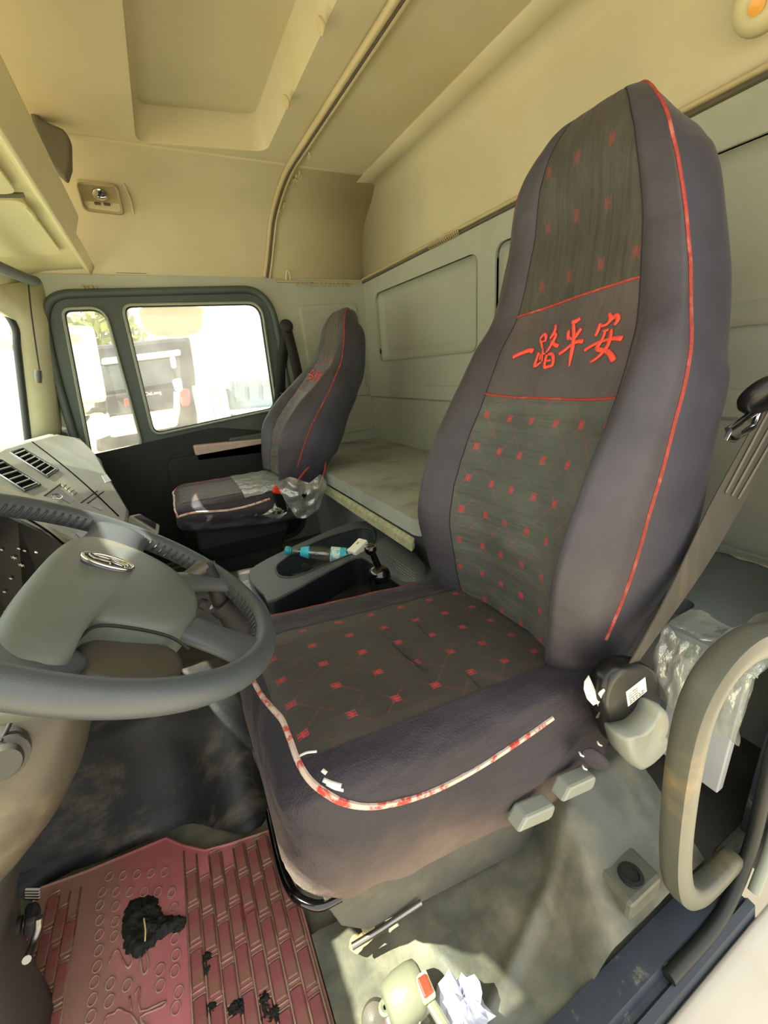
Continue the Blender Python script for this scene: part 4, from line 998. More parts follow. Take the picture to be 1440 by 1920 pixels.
# ---- passenger seat: same cover, further reclined
YP = 1.83; SP = .79
p_b = V((.385, 0, .93 - .425)); d_b = V((.570, 0, .93 - .57)); RB = Matrix.Rotation(math.radians(19), 3, 'Y')
def xbp(p):
    q_ = p - V((d_b.x, YP, d_b.z)); q_ = RB @ V((q_.x * SP, q_.y * .86, q_.z * SP)); return q_ + V((p_b.x, YP, p_b.z))
RCu = Matrix.Rotation(math.radians(-3), 3, 'Y')
def xcp(p):
    q_ = p - V((.02, YP, .45)); q_ = RCu @ V((q_.x * .74, q_.y * .88, q_.z * .50)); return q_ + V((-.05, YP, .50))
pas, WRp, CWp, binp, bandp = make_seat('smaller passenger seat reclined by the far door, in a dark red-piped cover', None, YP, xbp, xcp, True)
il, ih, a_, b_ = binp
def on_band_p(cx_, cy_):
    u = (cx_ - 60) / 1280; v = (cy_ - 120) / 640
    fi = ih - (ih - il) * (.2 + .6 * v); fj = a_ + (b_ - a_) * u
    i0_, j0_ = int(fi), int(fj); fi -= i0_; fj -= j0_
    i1_, j1_ = min(i0_ + 1, ih), min(j0_ + 1, b_)
    p = WRp[i0_][j0_].lerp(WRp[i0_][j1_], fj).lerp(WRp[i1_][j0_].lerp(WRp[i1_][j1_], fj), fi)
    n = V((-.8, 0, .6)); return p + n * .0015, n
vf = strokes_vf(on_band_p, .00016)
obj('embroidered_lettering', vf[0], vf[1], M['embroid'], pas, label='red embroidered calligraphy')
loft('seat_base', [[V((.0, YP - .15, z)), V((.36, YP - .15, z)), V((.36, YP + .16, z)), V((.0, YP + .16, z))] for z in (.44, .30)] + [[V((.05, YP - .12, z)), V((.33, YP - .12, z)), V((.33, YP + .14, z)), V((.05, YP + .14, z))] for z in (.22, .01)], M['blackm'], pas, smooth=False, bevel=.01)
BVP = BVHTree.FromPolygons([p for r in CWp for p in r], [(i * len(CWp[0]) + j, i * len(CWp[0]) + (j + 1) % len(CWp[0]), (i + 1) * len(CWp[0]) + (j + 1) % len(CWp[0]), (i + 1) * len(CWp[0]) + j) for i in range(len(CWp) - 1) for j in range(len(CWp[0]))])
# buckle
bkl = at(521, 925, y=1.60)
prism('buckle_stalk', [bkl + V(v) for v in ((-.012, .01, -.09), (.03, .01, -.09), (.022, .0, .0), (-.016, .0, .01))], (0, .014, 0), M['black'], pas, bevel=.004)
box('buckle_button', bkl + V((.003, .004, .012)), (.040, .020, .028), M['red'], pas, rot=Matrix.Rotation(math.radians(20), 3, 'Y'), bevel=.005)
# red piped side loop on the backrest foot
tube('back_piping', [at(556, 905, y=1.635), at(575, 880, y=1.63), at(598, 855, y=1.63), at(610, 860, y=1.63), at(608, 885, y=1.63), at(598, 915, y=1.63)], .0045, M['pipe'], pas, smooth_n=5, n=6)

# plastic film hanging at the passenger seat
def film(name, outline_px, y, label, cat, seed, loc, amp=.02, m=None):
    P = [at(px, py, y=y) for px, py in outline_px]
    poly = [V((p.x, p.z)) for p in P]; xs = [p.x for p in poly]; zs = [p.y for p in poly]
    c = V((sum(xs) / len(xs), sum(zs) / len(zs)))
    dense = [V((p.x, p.y)) for p in cr([(p.x, p.y, 0) for p in poly], 5, True)]
    rings = []
    for k in range(10):
        s = 1 - k / 10 * .98
        rings.append([(lambda g: V((g.x, y + amp * fbm(g.x * 22, g.y * 22, seed, 5) - .02 * (1 - s), g.y)))(c + (p - c) * s) for p in dense])
    t = thing(name, label, cat, loc)
    loft('film_sheet', rings, m or M['film'], t, caps=False)
    return t
film('plastic_bag', [(520, 905), (545, 895), (580, 905), (600, 890), (612, 910), (602, 945), (585, 965), (560, 972), (545, 955), (530, 930)], 1.585, 'crumpled clear plastic bag hanging behind the red buckle of the passenger seat', 'plastic bag', 3, at(570, 970, y=1.6))
film('plastic_scrap', [(470, 972), (500, 950), (530, 938), (542, 950), (520, 975), (500, 968)], 1.62, 'torn strip of grey plastic film dangling under the passenger cushion', 'plastic film', 7, at(500, 975, y=1.62))
# sheet of film on the cushion
fs_pts = []
def filmc(u, v):
    x = .20 + u * .20; y = YP - .20 + v * .42; h = BVP.ray_cast(V((x, y, 1.2)), V((0, 0, -1)))
    z = h[0].z if h[0] is not None else .46
    return V((x, y, z + .004 + .008 * abs(fbm(x * 25, y * 25, 2))))
pf = thing('plastic_sheet', 'clear plastic sheet lying on the rear edge of the passenger cushion', 'plastic film', (.3, YP, .5))
grid('film_sheet', filmc, 20, 30, M['film'], pf)

# ------------------------------------------------------------------ seat belts
def ribbon_vf(pts, wdir, w, th=.0012):
    P = cr(pts, 8); vs, fs = [], []
    ww = [V(d) for d in wdir] if isinstance(wdir, list) else None
    for i, p in enumerate(P):
        t = i / (len(P) - 1)
        t = max(0, (t - .5) / .5); t = t * t * (3 - 2 * t); d = ww[0].lerp(ww[1], t).normalized() if ww else V(wdir).normalized()
        a, b = P[max(0, i - 1)], P[min(len(P) - 1, i + 1)]; n = (b - a).cross(d).normalized()
        for s1, s2 in ((-1, -1), (1, -1), (1, 1), (-1, 1)): vs.append(p + d * s1 * w / 2 + n * s2 * th / 2)
    for i in range(len(P) - 1):
        for k in range(4): fs.append((i * 4 + k, i * 4 + (k + 1) % 4, (i + 1) * 4 + (k + 1) % 4, (i + 1) * 4 + k))
    return vs, fs
db = thing('seat_belt', 'olive-grey driver seat belt slanting from a chrome loop down beside the driver seat', 'seat belt', (.85, .33, .8))
b0, b1, b2, b3 = at(1456, 775, y=.31), at(1370, 930, y=.318), at(1270, 1112, y=.324), at(1122, 1345, y=.336)
vf = ribbon_vf([b0 + (b0 - b1) * .3, b0, b1, b2, b3], [V((.705, -.526, -.468)), V((.74, .30, -.60))], .046, .002)
obj('belt_webbing', vf[0], vf[1], M['belt'], db, angle=.8)
for s in (-.3, 0, .3):
    vf = ribbon_vf([p + V((-.001, -.0025, .001)) + V((.705, -.526, -.468)).normalized() * .046 * s * (1 - k * .1) for k, p in enumerate((b0, b0.lerp(b1, .5), b1))], [V((.705, -.526, -.468)), V((.705, -.526, -.468))], .004, .0015)
    obj('belt_stripe', vf[0], vf[1], mat('belt_stripe', '6b665a', .7), db)
g0, g1 = at(1366, 806, y=.33), at(1418, 770, y=.325)
up_ = V((.0, -.02, .028))
lp_ = [g0, g0.lerp(g1, .95), g1 + V((.01, 0, .004)), g1 + V((.004, 0, -.024)), g0 + V((.02, 0, -.018)), g0 + V((.004, 0, -.012))]
tube('chrome_loop', lp_, .0055, M['chrome'], db, closed=True, n=8)
lathe('belt_cap', [(.0, .014), (.024, .013), (.032, .006), (.034, -.004), (.03, -.012)], at(1432, 742, y=.318), (-.2, -.75, -.55), M['black'], db)
pb = thing('seat_belt', 'black passenger seat belt hanging in two straps from the far door pillar', 'seat belt', (.62, 2.25, 1.0))
ax = at(537, 612, y=2.24)
lathe('belt_anchor', [(.0, .02), (.02, .018), (.032, .008), (.034, 0)], ax, (0, -1, .1), M['belt2'], pb)
for e, e2 in ((at(527, 700, y=2.255), at(520, 800, y=2.255)), (at(556, 690, y=2.20), at(570, 770, y=2.1))):
    vf = ribbon_vf([ax + V((0, 0, -.005)), e, e2], V((1, .2, 0)), .055, .002); obj('belt_webbing', vf[0], vf[1], M['belt2'], pb)
tube('belt_tongue', [at(525, 737, y=2.24), at(530, 738, y=2.24), at(534, 752, y=2.24)], .006, M['steel'], pb)

# ================================================================== CONSOLE
con = thing('center_console', 'charcoal centre console between the seats with an oval cup tray', 'console', (.33, 1.0, .33))
zc = lambda px, py: at(px, py, z=.385)
top = [zc(468, 1086), zc(480, 1062), zc(560, 1022), zc(650, 984), zc(700, 980), zc(735, 1000), zc(810, 1072), zc(806, 1092), zc(760, 1105), zc(690, 1052), zc(655, 1052), zc(520, 1125), zc(495, 1118)]
T2 = [V((p.x, p.y)) for p in cr([(p.x, p.y, 0) for p in top], 3, True)]
th_ = [zc(a, b) for a, b in ((519, 1075), (523, 1060), (560, 1035), (610, 1012), (650, 999), (680, 992), (699, 996), (704, 1009), (697, 1026), (650, 1046), (600, 1066), (560, 1083), (530, 1085))]
TH = [V((p.x, p.y)) for p in cr([(p.x, p.y, 0) for p in th_], 4, True)]
zt_ = .385
plate('console_top', T2, [TH], xy(zt_), M['console'], con, solid=.010, soff=0, bevel=.003)
tc_ = sum(T2, V((0, 0))) / len(T2)
loft('console_side', [[V((p.x, p.y, zt_ - .002)) for p in scale2(T2, .995)], [V((p.x, p.y, zt_ - .012)) for p in scale2(T2, 1.008)], [V((p.x, p.y, zt_ - .05)) for p in scale2(T2, .99)], [V((p.x, p.y, .29)) for p in scale2(T2, .97)]], M['consoled'], con, caps=False)
tube('tray_rim', [V((p.x, p.y, zt_ + .005)) for p in TH], .0035, M['dashdark'], con, closed=True, n=8)
loft('tray_well', [[V((p.x, p.y, zt_ + .003)) for p in TH], [V((p.x, p.y, zt_ - .055)) for p in scale2(TH, .96)], [V((p.x, p.y, zt_ - .075)) for p in scale2(TH, .9)], [V((p.x, p.y, zt_ - .076)) for p in scale2(TH, .05)]], M['dashdark'], con, caps=False)
cc = scale2(TH, .9)
cpt = at(563, 1072, z=zt_ - .055)
lathe('cup_ring', [(.030, -.02), (.038, -.02), (.040, .008), (.036, .012), (.033, .008), (.032, -.015), (0, -.016)], cpt, (0, 0, 1), M['dashdark'], con, n=28)
# raised lever base plate and embossed notice
rp = [zc(712, 1018), zc(745, 1012), zc(800, 1066), zc(790, 1092), zc(742, 1090), zc(700, 1050)]
R2 = [V((p.x, p.y)) for p in cr([(p.x, p.y, 0) for p in rp], 3, True)]
loft('lever_plinth', [[V((p.x, p.y, zt_ + .001)) for p in R2], [V((p.x, p.y, zt_ + .014)) for p in scale2(R2, .93)], [V((p.x, p.y, zt_ + .017)) for p in scale2(R2, .85)], [V((p.x, p.y, zt_ + .017)) for p in scale2(R2, .03)]], M['console'], con, caps=False)
vfp = []
for r_ in range(4):
    for k in range(9):
        if random.random() < .12: continue
        p0 = V((733 + k * 5.2 + r_ * -.5, 1043.5 + k * 3.7 + r_ * 4.6)); a, b = at(p0.x, p0.y, z=zt_ + .0185), at(p0.x + 3.6, p0.y + 2.5, z=zt_ + .0185)
        vfp.append(tube_vf([a, b], .0011, 4))
vf = merge(vfp); obj('embossed_notice', vf[0], vf[1], mat('emboss_grey', '7d817d', .6), con, kind='stuff')
# gear lever
gl = thing('gear_lever', 'glossy black gear lever with knob standing on the console beside the driver seat', 'gear lever', at(712, 1084, z=zt_ + .02))
gb = at(712, 1082, z=zt_ + .02); gt = at(695, 1030, y=gb.y + .005)
lathe('lever_boot', [(.030, -.004), (.030, .010), (.026, .022), (.017, .030), (.010, .033), (0, .034)], gb, (-.1, 0, 1), M['gloss'], gl, n=24)
tube('lever_shaft', [gb + V((0, 0, .025)), gt.lerp(gb, .3) + V((0, 0, .01)), gt], [.010, .0085, .010], M['gloss'], gl, n=12)
lathe('lever_knob', [(0, -.012), (.011, -.011), (.016, -.003), (.016, .006), (.011, .012), (0, .014)], gt, (-.2, -.1, 1), M['gloss'], gl, n=20)
tube('knob_ring', [gt + V((.013 * math.cos(a), .013 * math.sin(a), .009)) for a in [i * .4189 for i in range(15)]], .0012, M['chrome'], gl, closed=True, n=6)
# bottle lying across the tray
bt0, bt1 = at(537, 1032, z=zt_ + .022), at(655, 1042, z=zt_ - .012)
bd = (bt1 - bt0).normalized(); BL = (bt1 - bt0).length; sc_ = BL / .165
bo = thing('glass_bottle', 'clear glass drink bottle with teal cap and cyan labels lying across the cup tray', 'bottle', bt1)
pr_ = [(.0095, .012), (.0100, .02), (.0105, .03), (.013, .045), (.019, .066), (.0215, .080), (.0215, .10), (.0195, .106), (.0215, .112), (.0215, .158), (.018, .166), (0, .167)]
lathe('bottle_body', [(r * sc_ * .9, h * sc_) for r, h in pr_], bt0, bd, M['bglass'], bo, n=24)
lathe('bottle_cap', [(0, -.004), (.011, -.004), (.0135, -.001), (.0135, .010), (.0115, .012), (.0115, .016)], bt0, bd, M['cap'], bo, n=20)
lathe('bottle_label', [(.0140, .045), (.0172, .057), (.0205, .071)], bt0, bd, M['bottleblue'], bo, n=24, caps=False)
lathe('bottle_label', [(.0205 * sc_, .116 * sc_), (.0205 * sc_, .14 * sc_)], bt0, bd, mat('bottle_label_white', 'cfe0dc', .5, var=.1, vscale=80, dirt='6fbcc8', dscale=60, dlo=.5, dhi=.55), bo, n=24, caps=False)
lathe('bottle_label', [(.0206 * sc_, .14 * sc_), (.0206 * sc_, .156 * sc_)], bt0, bd, M['bottleblue'], bo, n=24, caps=False)
cg = thing('paper_packet', 'small white paper packet standing in the tray behind the bottle', 'packet', at(672, 1036, z=zt_))
cgc = at(672, 1028, z=zt_ + .012)
Rp = Matrix.Rotation(math.radians(24), 3, 'Z') @ Matrix.Rotation(math.radians(-18), 3, 'Y')
box('packet_body', cgc, (.062, .036, .028), M['paper'], cg, rot=Rp, bevel=.003)
box('packet_flap', cgc + Rp @ V((-.026, 0, .0005)), (.012, .037, .029), M['white'], cg, rot=Rp, bevel=.002)
box('packet_mark', cgc + Rp @ V((.008, .004, .0142)), (.010, .005, .0005), M['ink'], cg, rot=Rp, bevel=0)

# ================================================================== BUNK
bk = thing('bunk_board', 'grey sleeper bunk board with carpeted edge spanning the rear wall', 'bunk', (.85, 1.25, .38))
plate('bunk_top', rpoly([(.60, .885), (1.09, .885), (1.09, 2.29), (.545, 2.29), (.545, .93)], [.02, .005, .005, .02, .02], 4), [], xy(.474), M['bunk'], bk, solid=.05, soff=1, bevel=.010)
prism('bunk_edge', [(.553, .945, .462), (.553, 2.28, .462), (.540, 2.28, .45), (.540, .945, .45)], (.0, 0, -.03), M['bunkedge'], bk, bevel=.004)
prism('bunk_front', [(.665, .95, .42), (.665, 2.29, .42), (.665, 2.29, .02), (.665, .95, .02)], (.02, 0, 0), M['panelw'], bk, bevel=.002)
prism('bunk_end_panel', [(.73, .225, .43), (.73, .33, .43), (.73, .33, .165), (.73, .225, .165)], (.02, 0, 0), M['panelw'], bk, bevel=.002)
prism('bunk_rear_panel', [(.91, .33, .415), (.91, .95, .415), (.91, .95, .02), (.91, .33, .02)], (.02, 0, 0), M['panelw'], bk, bevel=.002)
vf = tube_vf([at(718, 915, z=.476), at(745, 905, z=.476), at(790, 893, z=.476)], .004, 5, flat=.3, up=(0, 0, 1)); obj('bunk_stain', vf[0], vf[1], M['groove'], bk)
box('chest_wall', (.72, .3, .3), (.1, .22, .2), M['bunk'], bk, bevel=.01) if False else None
mt = thing('mattress', 'slate foam mattress on the bunk behind the driver seat', 'mattress', (.8, .6, .43))
def mtr(u, v):  # closed soft slab
    pass
MC = V((.90, .27))
M2 = rpoly([(.685, .215), (1.085, .215), (1.085, .87), (.80, .87), (.80, .338), (.685, .338)], [.04, .04, .03, .03, .03, .03], 6)
plate('mattress_pad', M2, [], xy(.432), M['mattress'], mt, solid=.042, soff=1, bevel=.014)
# plastic film wrapped over the mattress front
def wrap(u, v):
    y = .200 + u * .135; s = v
    path = [(.76, .479), (.70, .477), (.676, .465), (.668, .43), (.668, .38), (.682, .33)]
    f = s * (len(path) - 1); i = min(int(f), len(path) - 2); f -= i
    x = path[i][0] * (1 - f) + path[i + 1][0] * f; z = path[i][1] * (1 - f) + path[i + 1][1] * f
    e = 1 - max(0, .4 - v) * .3
    return V((x - .012 * abs(fbm(y * 26, s * 4, 2, 5)) + .006, y, z + .006 * fbm(y * 20, s * 6, 4) + (.0 if v > .05 else 0) - .03 * v * abs(fbm(y * 9, 1, 1))))
pw = thing('plastic_wrap', 'crinkled clear plastic wrap hanging over the mattress front behind the grab handle', 'plastic film', (.64, .27, .45))
grid('film_sheet', wrap, 60, 24, M['film'], pw)
def wrap2(u, v):
    x = .70 + u * .38; y = .205 + v * .06 + .02 * fbm(x * 10, 1, 3)
    return V((x, y, .477 + .012 * abs(fbm(x * 22, y * 30, 6)) - (0.03 * (1 - v) ** 2)))
grid('film_fold', wrap2, 30, 8, M['film'], pw)
def wrap3(u, v):
    y = .22 + u * .5; return V((1.07 - v * .03, y, .477 + .014 * abs(fbm(y * 18, v * 3, 9)) * v + .01 * (1 - v)))
grid('film_fold', wrap3, 40, 4, M['film'], pw)

# ------------------------------------------------------------------ grab handle
gh = thing('grab_handle', 'chunky beige-grey loop grab handle at the driver door opening', 'handle', (.52, .17, .1))
hp = [at(1490, 1190, y=.165), at(1440, 1196, y=.165), at(1392, 1212, y=.165), at(1344, 1258, y=.165), at(1308, 1325, y=.166), at(1286, 1410, y=.168), at(1272, 1510, y=.17), at(1266, 1590, y=.171), at(1268, 1640, y=.172), at(1278, 1668, y=.173), at(1300, 1676, y=.174), at(1330, 1654, y=.176), at(1372, 1610, y=.18)]
HP = cr(hp, 6); vs, fs = [], []
prof8 = [(1, .45), (.72, .85), (-.4, 1), (-.85, .8), (-1, .3), (-1, -.4), (-.75, -.9), (.1, -1), (.75, -.85), (1, -.35)]
for i, p in enumerate(HP):
    a, b = HP[max(0, i - 1)], HP[min(len(HP) - 1, i + 1)]; t = (b - a).normalized(); yv = V((0, 1, 0)); yv = (yv - yv.dot(t) * t).normalized(); w = t.cross(yv)
    for c_, d_ in prof8: vs.append(p + yv * c_ * .0165 + w * d_ * .0165)
k_ = len(prof8)
for i in range(len(HP) - 1):
    for j in range(k_): fs.append((i * k_ + j, i * k_ + (j + 1) % k_, (i + 1) * k_ + (j + 1) % k_, (i + 1) * k_ + j))
obj('handle_loop', vs, fs, M['handle'], gh, angle=.9)
fb = HP[-1]
box('handle_foot', fb + V((.05, .008, -.015)), (.13, .034, .04), M['rubber'], gh, bevel=.012)
tube('handle_top_mount', [HP[0], HP[0] + V((.1, .01, -.01)), V((.80, .185, HP[0].z - .02))], .015, M['handle'], gh)

# ================================================================== FLOOR MAT
fm = thing('floor_mat', 'red rubber floor mat with raised blocks and rings in the driver footwell', 'floor mat', (-.2, .5, .01))
MZ = .010
mo = [(525, 1553), (430, 1585), (385, 1597), (345, 1588), (312, 1574), (250, 1600), (160, 1637), (75, 1668), (20, 1790), (-60, 1990), (660, 2040)]
MO = [(lambda p: V((p.x, p.y)))(at(px, py, z=MZ)) for px, py in mo]
plate('mat_sheet', MO, [], xy(MZ), M['mat'], fm, solid=.006, soff=0, bevel=.002)
tube('mat_edge', [V((p.x, p.y, MZ + .003)) for p in MO], .0035, M['mat'], fm, closed=True, n=6)
# blocks right of centre: long bricks in a running bond; rows follow y
x0m, x1m, pitch = -.105, .012, .0158
ridge = []
def mp_(x, y): return V((x, y, MZ + .004))
def mat_top(x):
    for a, b in zip(MO[:8], MO[1:9]):
        if min(a.x, b.x) <= x <= max(a.x, b.x): return a.y + (b.y - a.y) * (x - a.x) / (b.x - a.x + 1e-9)
    return .69
blk_mesh = None
nb = 0
xa = at(348, 1650, z=MZ).x
cols = 8; cw = (at(560, 1700, z=MZ).x - xa) / cols
for c in range(cols):
    xc_ = xa + cw * (c + .5); k = 0; y = .27 + (c % 2) * .032 + (c % 3) * .008
    while y < mat_top(xc_) - .03:
        if True:
            if blk_mesh is None:
                v, f = box_vf((0, 0, 0), (cw * .74, .050, .006)); o_ = obj('mat_block', v, f, M['matblock'], fm, smooth=False, bevel=.0015, bseg=1); blk_mesh = o_.data
                o_.location = (xc_ , y, MZ + .0045)
            else:
                n_o = o_.copy(); COL.objects.link(n_o); n_o.location = (xc_, y, MZ + .0045)
            nb += 1
        for dy in (.0275, .0345):
            ridge.append(tube_vf([mp_(xc_ - cw * .42, y + dy), mp_(xc_ + cw * .42, y + dy)], .0016, 4))
        y += .064
for c in range(cols + 1): ridge.append(tube_vf([mp_(xa + cw * c, .22), mp_(xa + cw * c, mat_top(xa + cw * c) - .012)], .0018, 4))
xl1 = at(150, 1690, z=MZ).x
for c in range(5):
    xc_ = xl1 - .018 * (c + .5) ; y = .30 + (c % 2) * .03
    while y < mat_top(xc_) - .05:
        n_o = o_.copy(); COL.objects.link(n_o); n_o.location = (xc_, y, MZ + .0045)
        for dy in (.0275, .0345): ridge.append(tube_vf([mp_(xc_ - .008, y + dy), mp_(xc_ + .008, y + dy)], .0016, 4))
        y += .064
for c in range(6): ridge.append(tube_vf([mp_(xl1 - .018 * c, .26), mp_(xl1 - .018 * c, mat_top(xl1 - .018 * c) - .03)], .0018, 4))
vf = merge(ridge); obj('mat_ridges', vf[0], vf[1], M['matridge'], fm, kind='stuff')
# raised rings
ring0 = None
rg = [(205 + i * 26, 1643 - i * 2) for i in range(5)] + [(192 + i * 26, 1672 - i * 0) for i in range(6)] + [(187, 1697), (217, 1699), (187, 1725), (216, 1728), (186, 1752), (214, 1755), (185, 1782), (182, 1812), (177, 1841), (207, 1844), (238, 1847), (173, 1874), (205, 1877), (170, 1906), (300, 1848), (300, 1818), (328, 1820), (330, 1790), (328, 1760), (326, 1702), (335, 1860), (330, 1890), (322, 1675)]
for px, py in rg:
    p = at(px, py, z=MZ + .004)
    if ring0 is None:
        v, f = tube_vf([V((.0068 * math.cos(a), .0082 * math.sin(a), 0)) for a in [i * .5236 for i in range(12)]], .0011, 5, True)
        ring0 = obj('mat_ring', v, f, M['matridge'], fm); ring0.location = p
    else:
        r2 = ring0.copy(); COL.objects.link(r2); r2.location = p
# outline letters moulded in the mat
lets = [[(203, 1808), (214, 1786), (222, 1782), (230, 1800), (240, 1815), (248, 1802), (244, 1788)], [(262, 1790), (268, 1826), (278, 1812), (274, 1780)], [(252, 1866), (262, 1852), (263, 1896), (308, 1878), (304, 1888), (262, 1908), (285, 1935), (272, 1940), (248, 1905), (236, 1898), (222, 1892), (214, 1900), (200, 1905), (196, 1918)], [(243, 1868), (246, 1896)]]
vf = merge([tube_vf(cr([at(px, py, z=MZ + .004) for px, py in l], 3), .0015, 5) for l in lets]); obj('mat_lettering', vf[0], vf[1], M['matridge'], fm)
# dirt clods lying on the mat
def clod(name, outline, h, label, group=None):
    P = [at(px, py, z=MZ + .004) for px, py in outline]; c = sum(P, V()) / len(P); D = cr(P, 7, True); rings = []
    for k in range(16):
        s = 1 - k / 15.2
        rings.append([(lambda g: V((g.x + .004 * fbm(g.x * 170, g.y * 170, 3), g.y + .004 * fbm(g.x * 170, g.y * 170, 8), MZ + .0035 + h * (1 - s ** 4) * (.55 + .55 * fbm(g.x * 60, g.y * 60, 1)) + .003 * (1 - s) * fbm(g.x * 400, g.y * 400, 2))))(c + (p - c) * s) for p in D])
    o = loft(name, rings, M['dirtlump'], None, caps=False); return tag(o, label, 'dirt', group)
clod('dirt_clod', [(232, 1712), (245, 1690), (275, 1680), (292, 1682), (300, 1700), (312, 1716), (345, 1718), (352, 1724), (340, 1745), (318, 1752), (300, 1762), (283, 1778), (262, 1795), (240, 1790), (232, 1770), (228, 1740)], .016, 'large black dirt clod in the middle of the red floor mat')
clod('dirt_clod', [(382, 1790), (392, 1782), (400, 1800), (398, 1822), (384, 1832), (374, 1822)], .007, 'oval dark dirt patch on the mat blocks behind the largest clod')
clod('dirt_clod', [(424, 1880), (440, 1872), (462, 1876), (466, 1895), (452, 1906), (430, 1902)], .008, 'square dark dirt patch low on the mat blocks')
clod('dirt_clod', [(486, 1868), (500, 1860), (515, 1880), (526, 1900), (524, 1925), (500, 1930), (488, 1905)], .008, 'long grey dirt patch close to the mat edge by the seat')
clod('dirt_clod', [(384, 1885), (396, 1878), (412, 1892), (408, 1908), (386, 1906)], .006, 'small dark dirt patch beside the square one on the mat blocks')
twig = thing('straw_twig', 'short yellow straw stuck on the black dirt clod', 'straw', at(270, 1735, z=.03))
tube('straw_stem', [at(272, 1765, z=.026), at(273, 1745, z=.034), at(270, 1722, z=.034)], .0013, mat('straw', 'c9b36a', .7), twig, n=6)
vfp = [tube_vf([at(px, py, z=MZ + .006), at(px + 7, py - 2, z=MZ + .006)], .0024, 6, flat=.5) for px, py in ((126, 1752), (242, 1822))]

# ------------------------------------------------------------------ loose things by the sill
hs = thing('handlebar_switch', 'olive grey handlebar switch housing with a red button lying by the door sill', 'switch', at(770, 1900, z=.01))
hc = at(762, 1868, z=.055)
hx = (at(790, 1850, z=.055) - at(735, 1890, z=.055)).normalized(); hy = V((0, 0, 1)).cross(hx).normalized(); hz = V((0, 0, 1))
def HQ(a, b, c): return hc + hx * a + hy * b + hz * c
rings = []
for t, r, h in ((-.032, .020, 0), (-.028, .026, 0), (-.01, .030, .002), (.012, .030, .004), (.024, .028, .004), (.028, .022, .004)):
    rings.append([HQ(t, r * math.cos(a) * 1.05, h + r * math.sin(a)) for a in [i * math.pi / 10 for i in range(20)]])
loft('switch_housing', rings, M['switch'], hs)
p = at(800, 1856, z=.075)
Rs = Matrix((hx, hy, hz)).transposed()
box('button_bezel', at(797, 1851, z=.082), (.020, .030, .012), mat('bezel_olive', 'b7b88c', .4), hs, rot=Rs, bevel=.003)
box('red_button', at(797, 1849, z=.089), (.014, .022, .008), M['red'], hs, rot=Rs, bevel=.002)
box('switch_arm', at(812, 1888, z=.07), (.014, .060, .014), M['switch'], hs, rot=Rs @ rotm('Z', .2), bevel=.004)
tube('clamp_ear', [at(722 + 8 * math.cos(a), 1890 + 12 * math.sin(a), z=.05) for a in [i * .524 for i in range(12)]], .004, M['switch'], hs, closed=True, n=6)
tube('switch_ring', [at(805 + 20 * math.cos(a), 1915 + 24 * math.sin(a), z=.055) for a in [3.0 + i * .35 for i in range(11)]], .0028, M['pillar'], hs, n=6)
lathe('cable_boot', [(0, .02), (.018, .012), (.022, 0), (.02, -.02)], at(705, 1912, z=.03), (-.3, -.3, 1), M['column'], hs)
lathe('cable_boot', [(0, .014), (.014, .008), (.017, 0), (.016, -.02)], at(742, 1908, z=.04), (0, -.3, 1), mat('boot_mauve', '6d5f66', .5), hs)
tube('switch_wire', [at(760, 1905, z=.045), at(775, 1898, z=.05), at(790, 1900, z=.05), at(800, 1912, z=.03)], .005, M['groove'], hs, smooth_n=4)
wp = thing('crumpled_tissue', 'crumpled white tissue beside the handlebar switch at the door sill', 'tissue', at(868, 1905, z=.01))
tc0 = at(868, 1898, z=.035)
vs, fs = [], []
for i in range(13):
    for j in range(20):
        th, ph = math.pi * i / 12, 2 * math.pi * j / 20; d = V((math.sin(th) * math.cos(ph), math.sin(th) * math.sin(ph), math.cos(th)))
        r = .030 * (1 + .55 * fbm(d.x * 2.2, d.y * 2.2, d.z * 2.2 + 7) + .3 * abs(fbm(d.x * 5, d.y * 5, d.z * 5)))
        vs.append(tc0 + V((d.x * r, d.y * r * 1.1, d.z * r * (1.35 if d.z > .3 else .9))))
for i in range(12):
    for j in range(20): fs.append((i * 20 + j, i * 20 + (j + 1) % 20, (i + 1) * 20 + (j + 1) % 20, (i + 1) * 20 + j))
obj('tissue_body', vs, fs, mat('tissue_bluewhite', 'bfc4d4', .8, var=.03), wp, smooth=False)

# ------------------------------------------------------------------ cable hanging at the front pillar
cb_ = thing('hanging_cable', 'thin dark cable with a small grey plug hanging in front of the far pillar', 'cable', at(73, 715, y=2.1))
tube('cable_wire', [at(52, 520, y=2.1), at(58, 580, y=2.1), at(66, 640, y=2.1), at(74, 694, y=2.1)], .0026, M['blackm'], cb_, smooth_n=4, n=6)
tube('cable_plug', [at(72, 694, y=2.1), at(72, 704, y=2.1), at(73, 718, y=2.1)], [.011, .013, .010], M['columndk'], cb_, n=12)

# ================================================================== OUTSIDE
gd = plate('ground', [(-40, -40), (40, -40), (40, 60), (-40, 60)], [], xy(-1.35), M['ground'], solid=.1, soff=-1); gd['kind'] = 'structure'
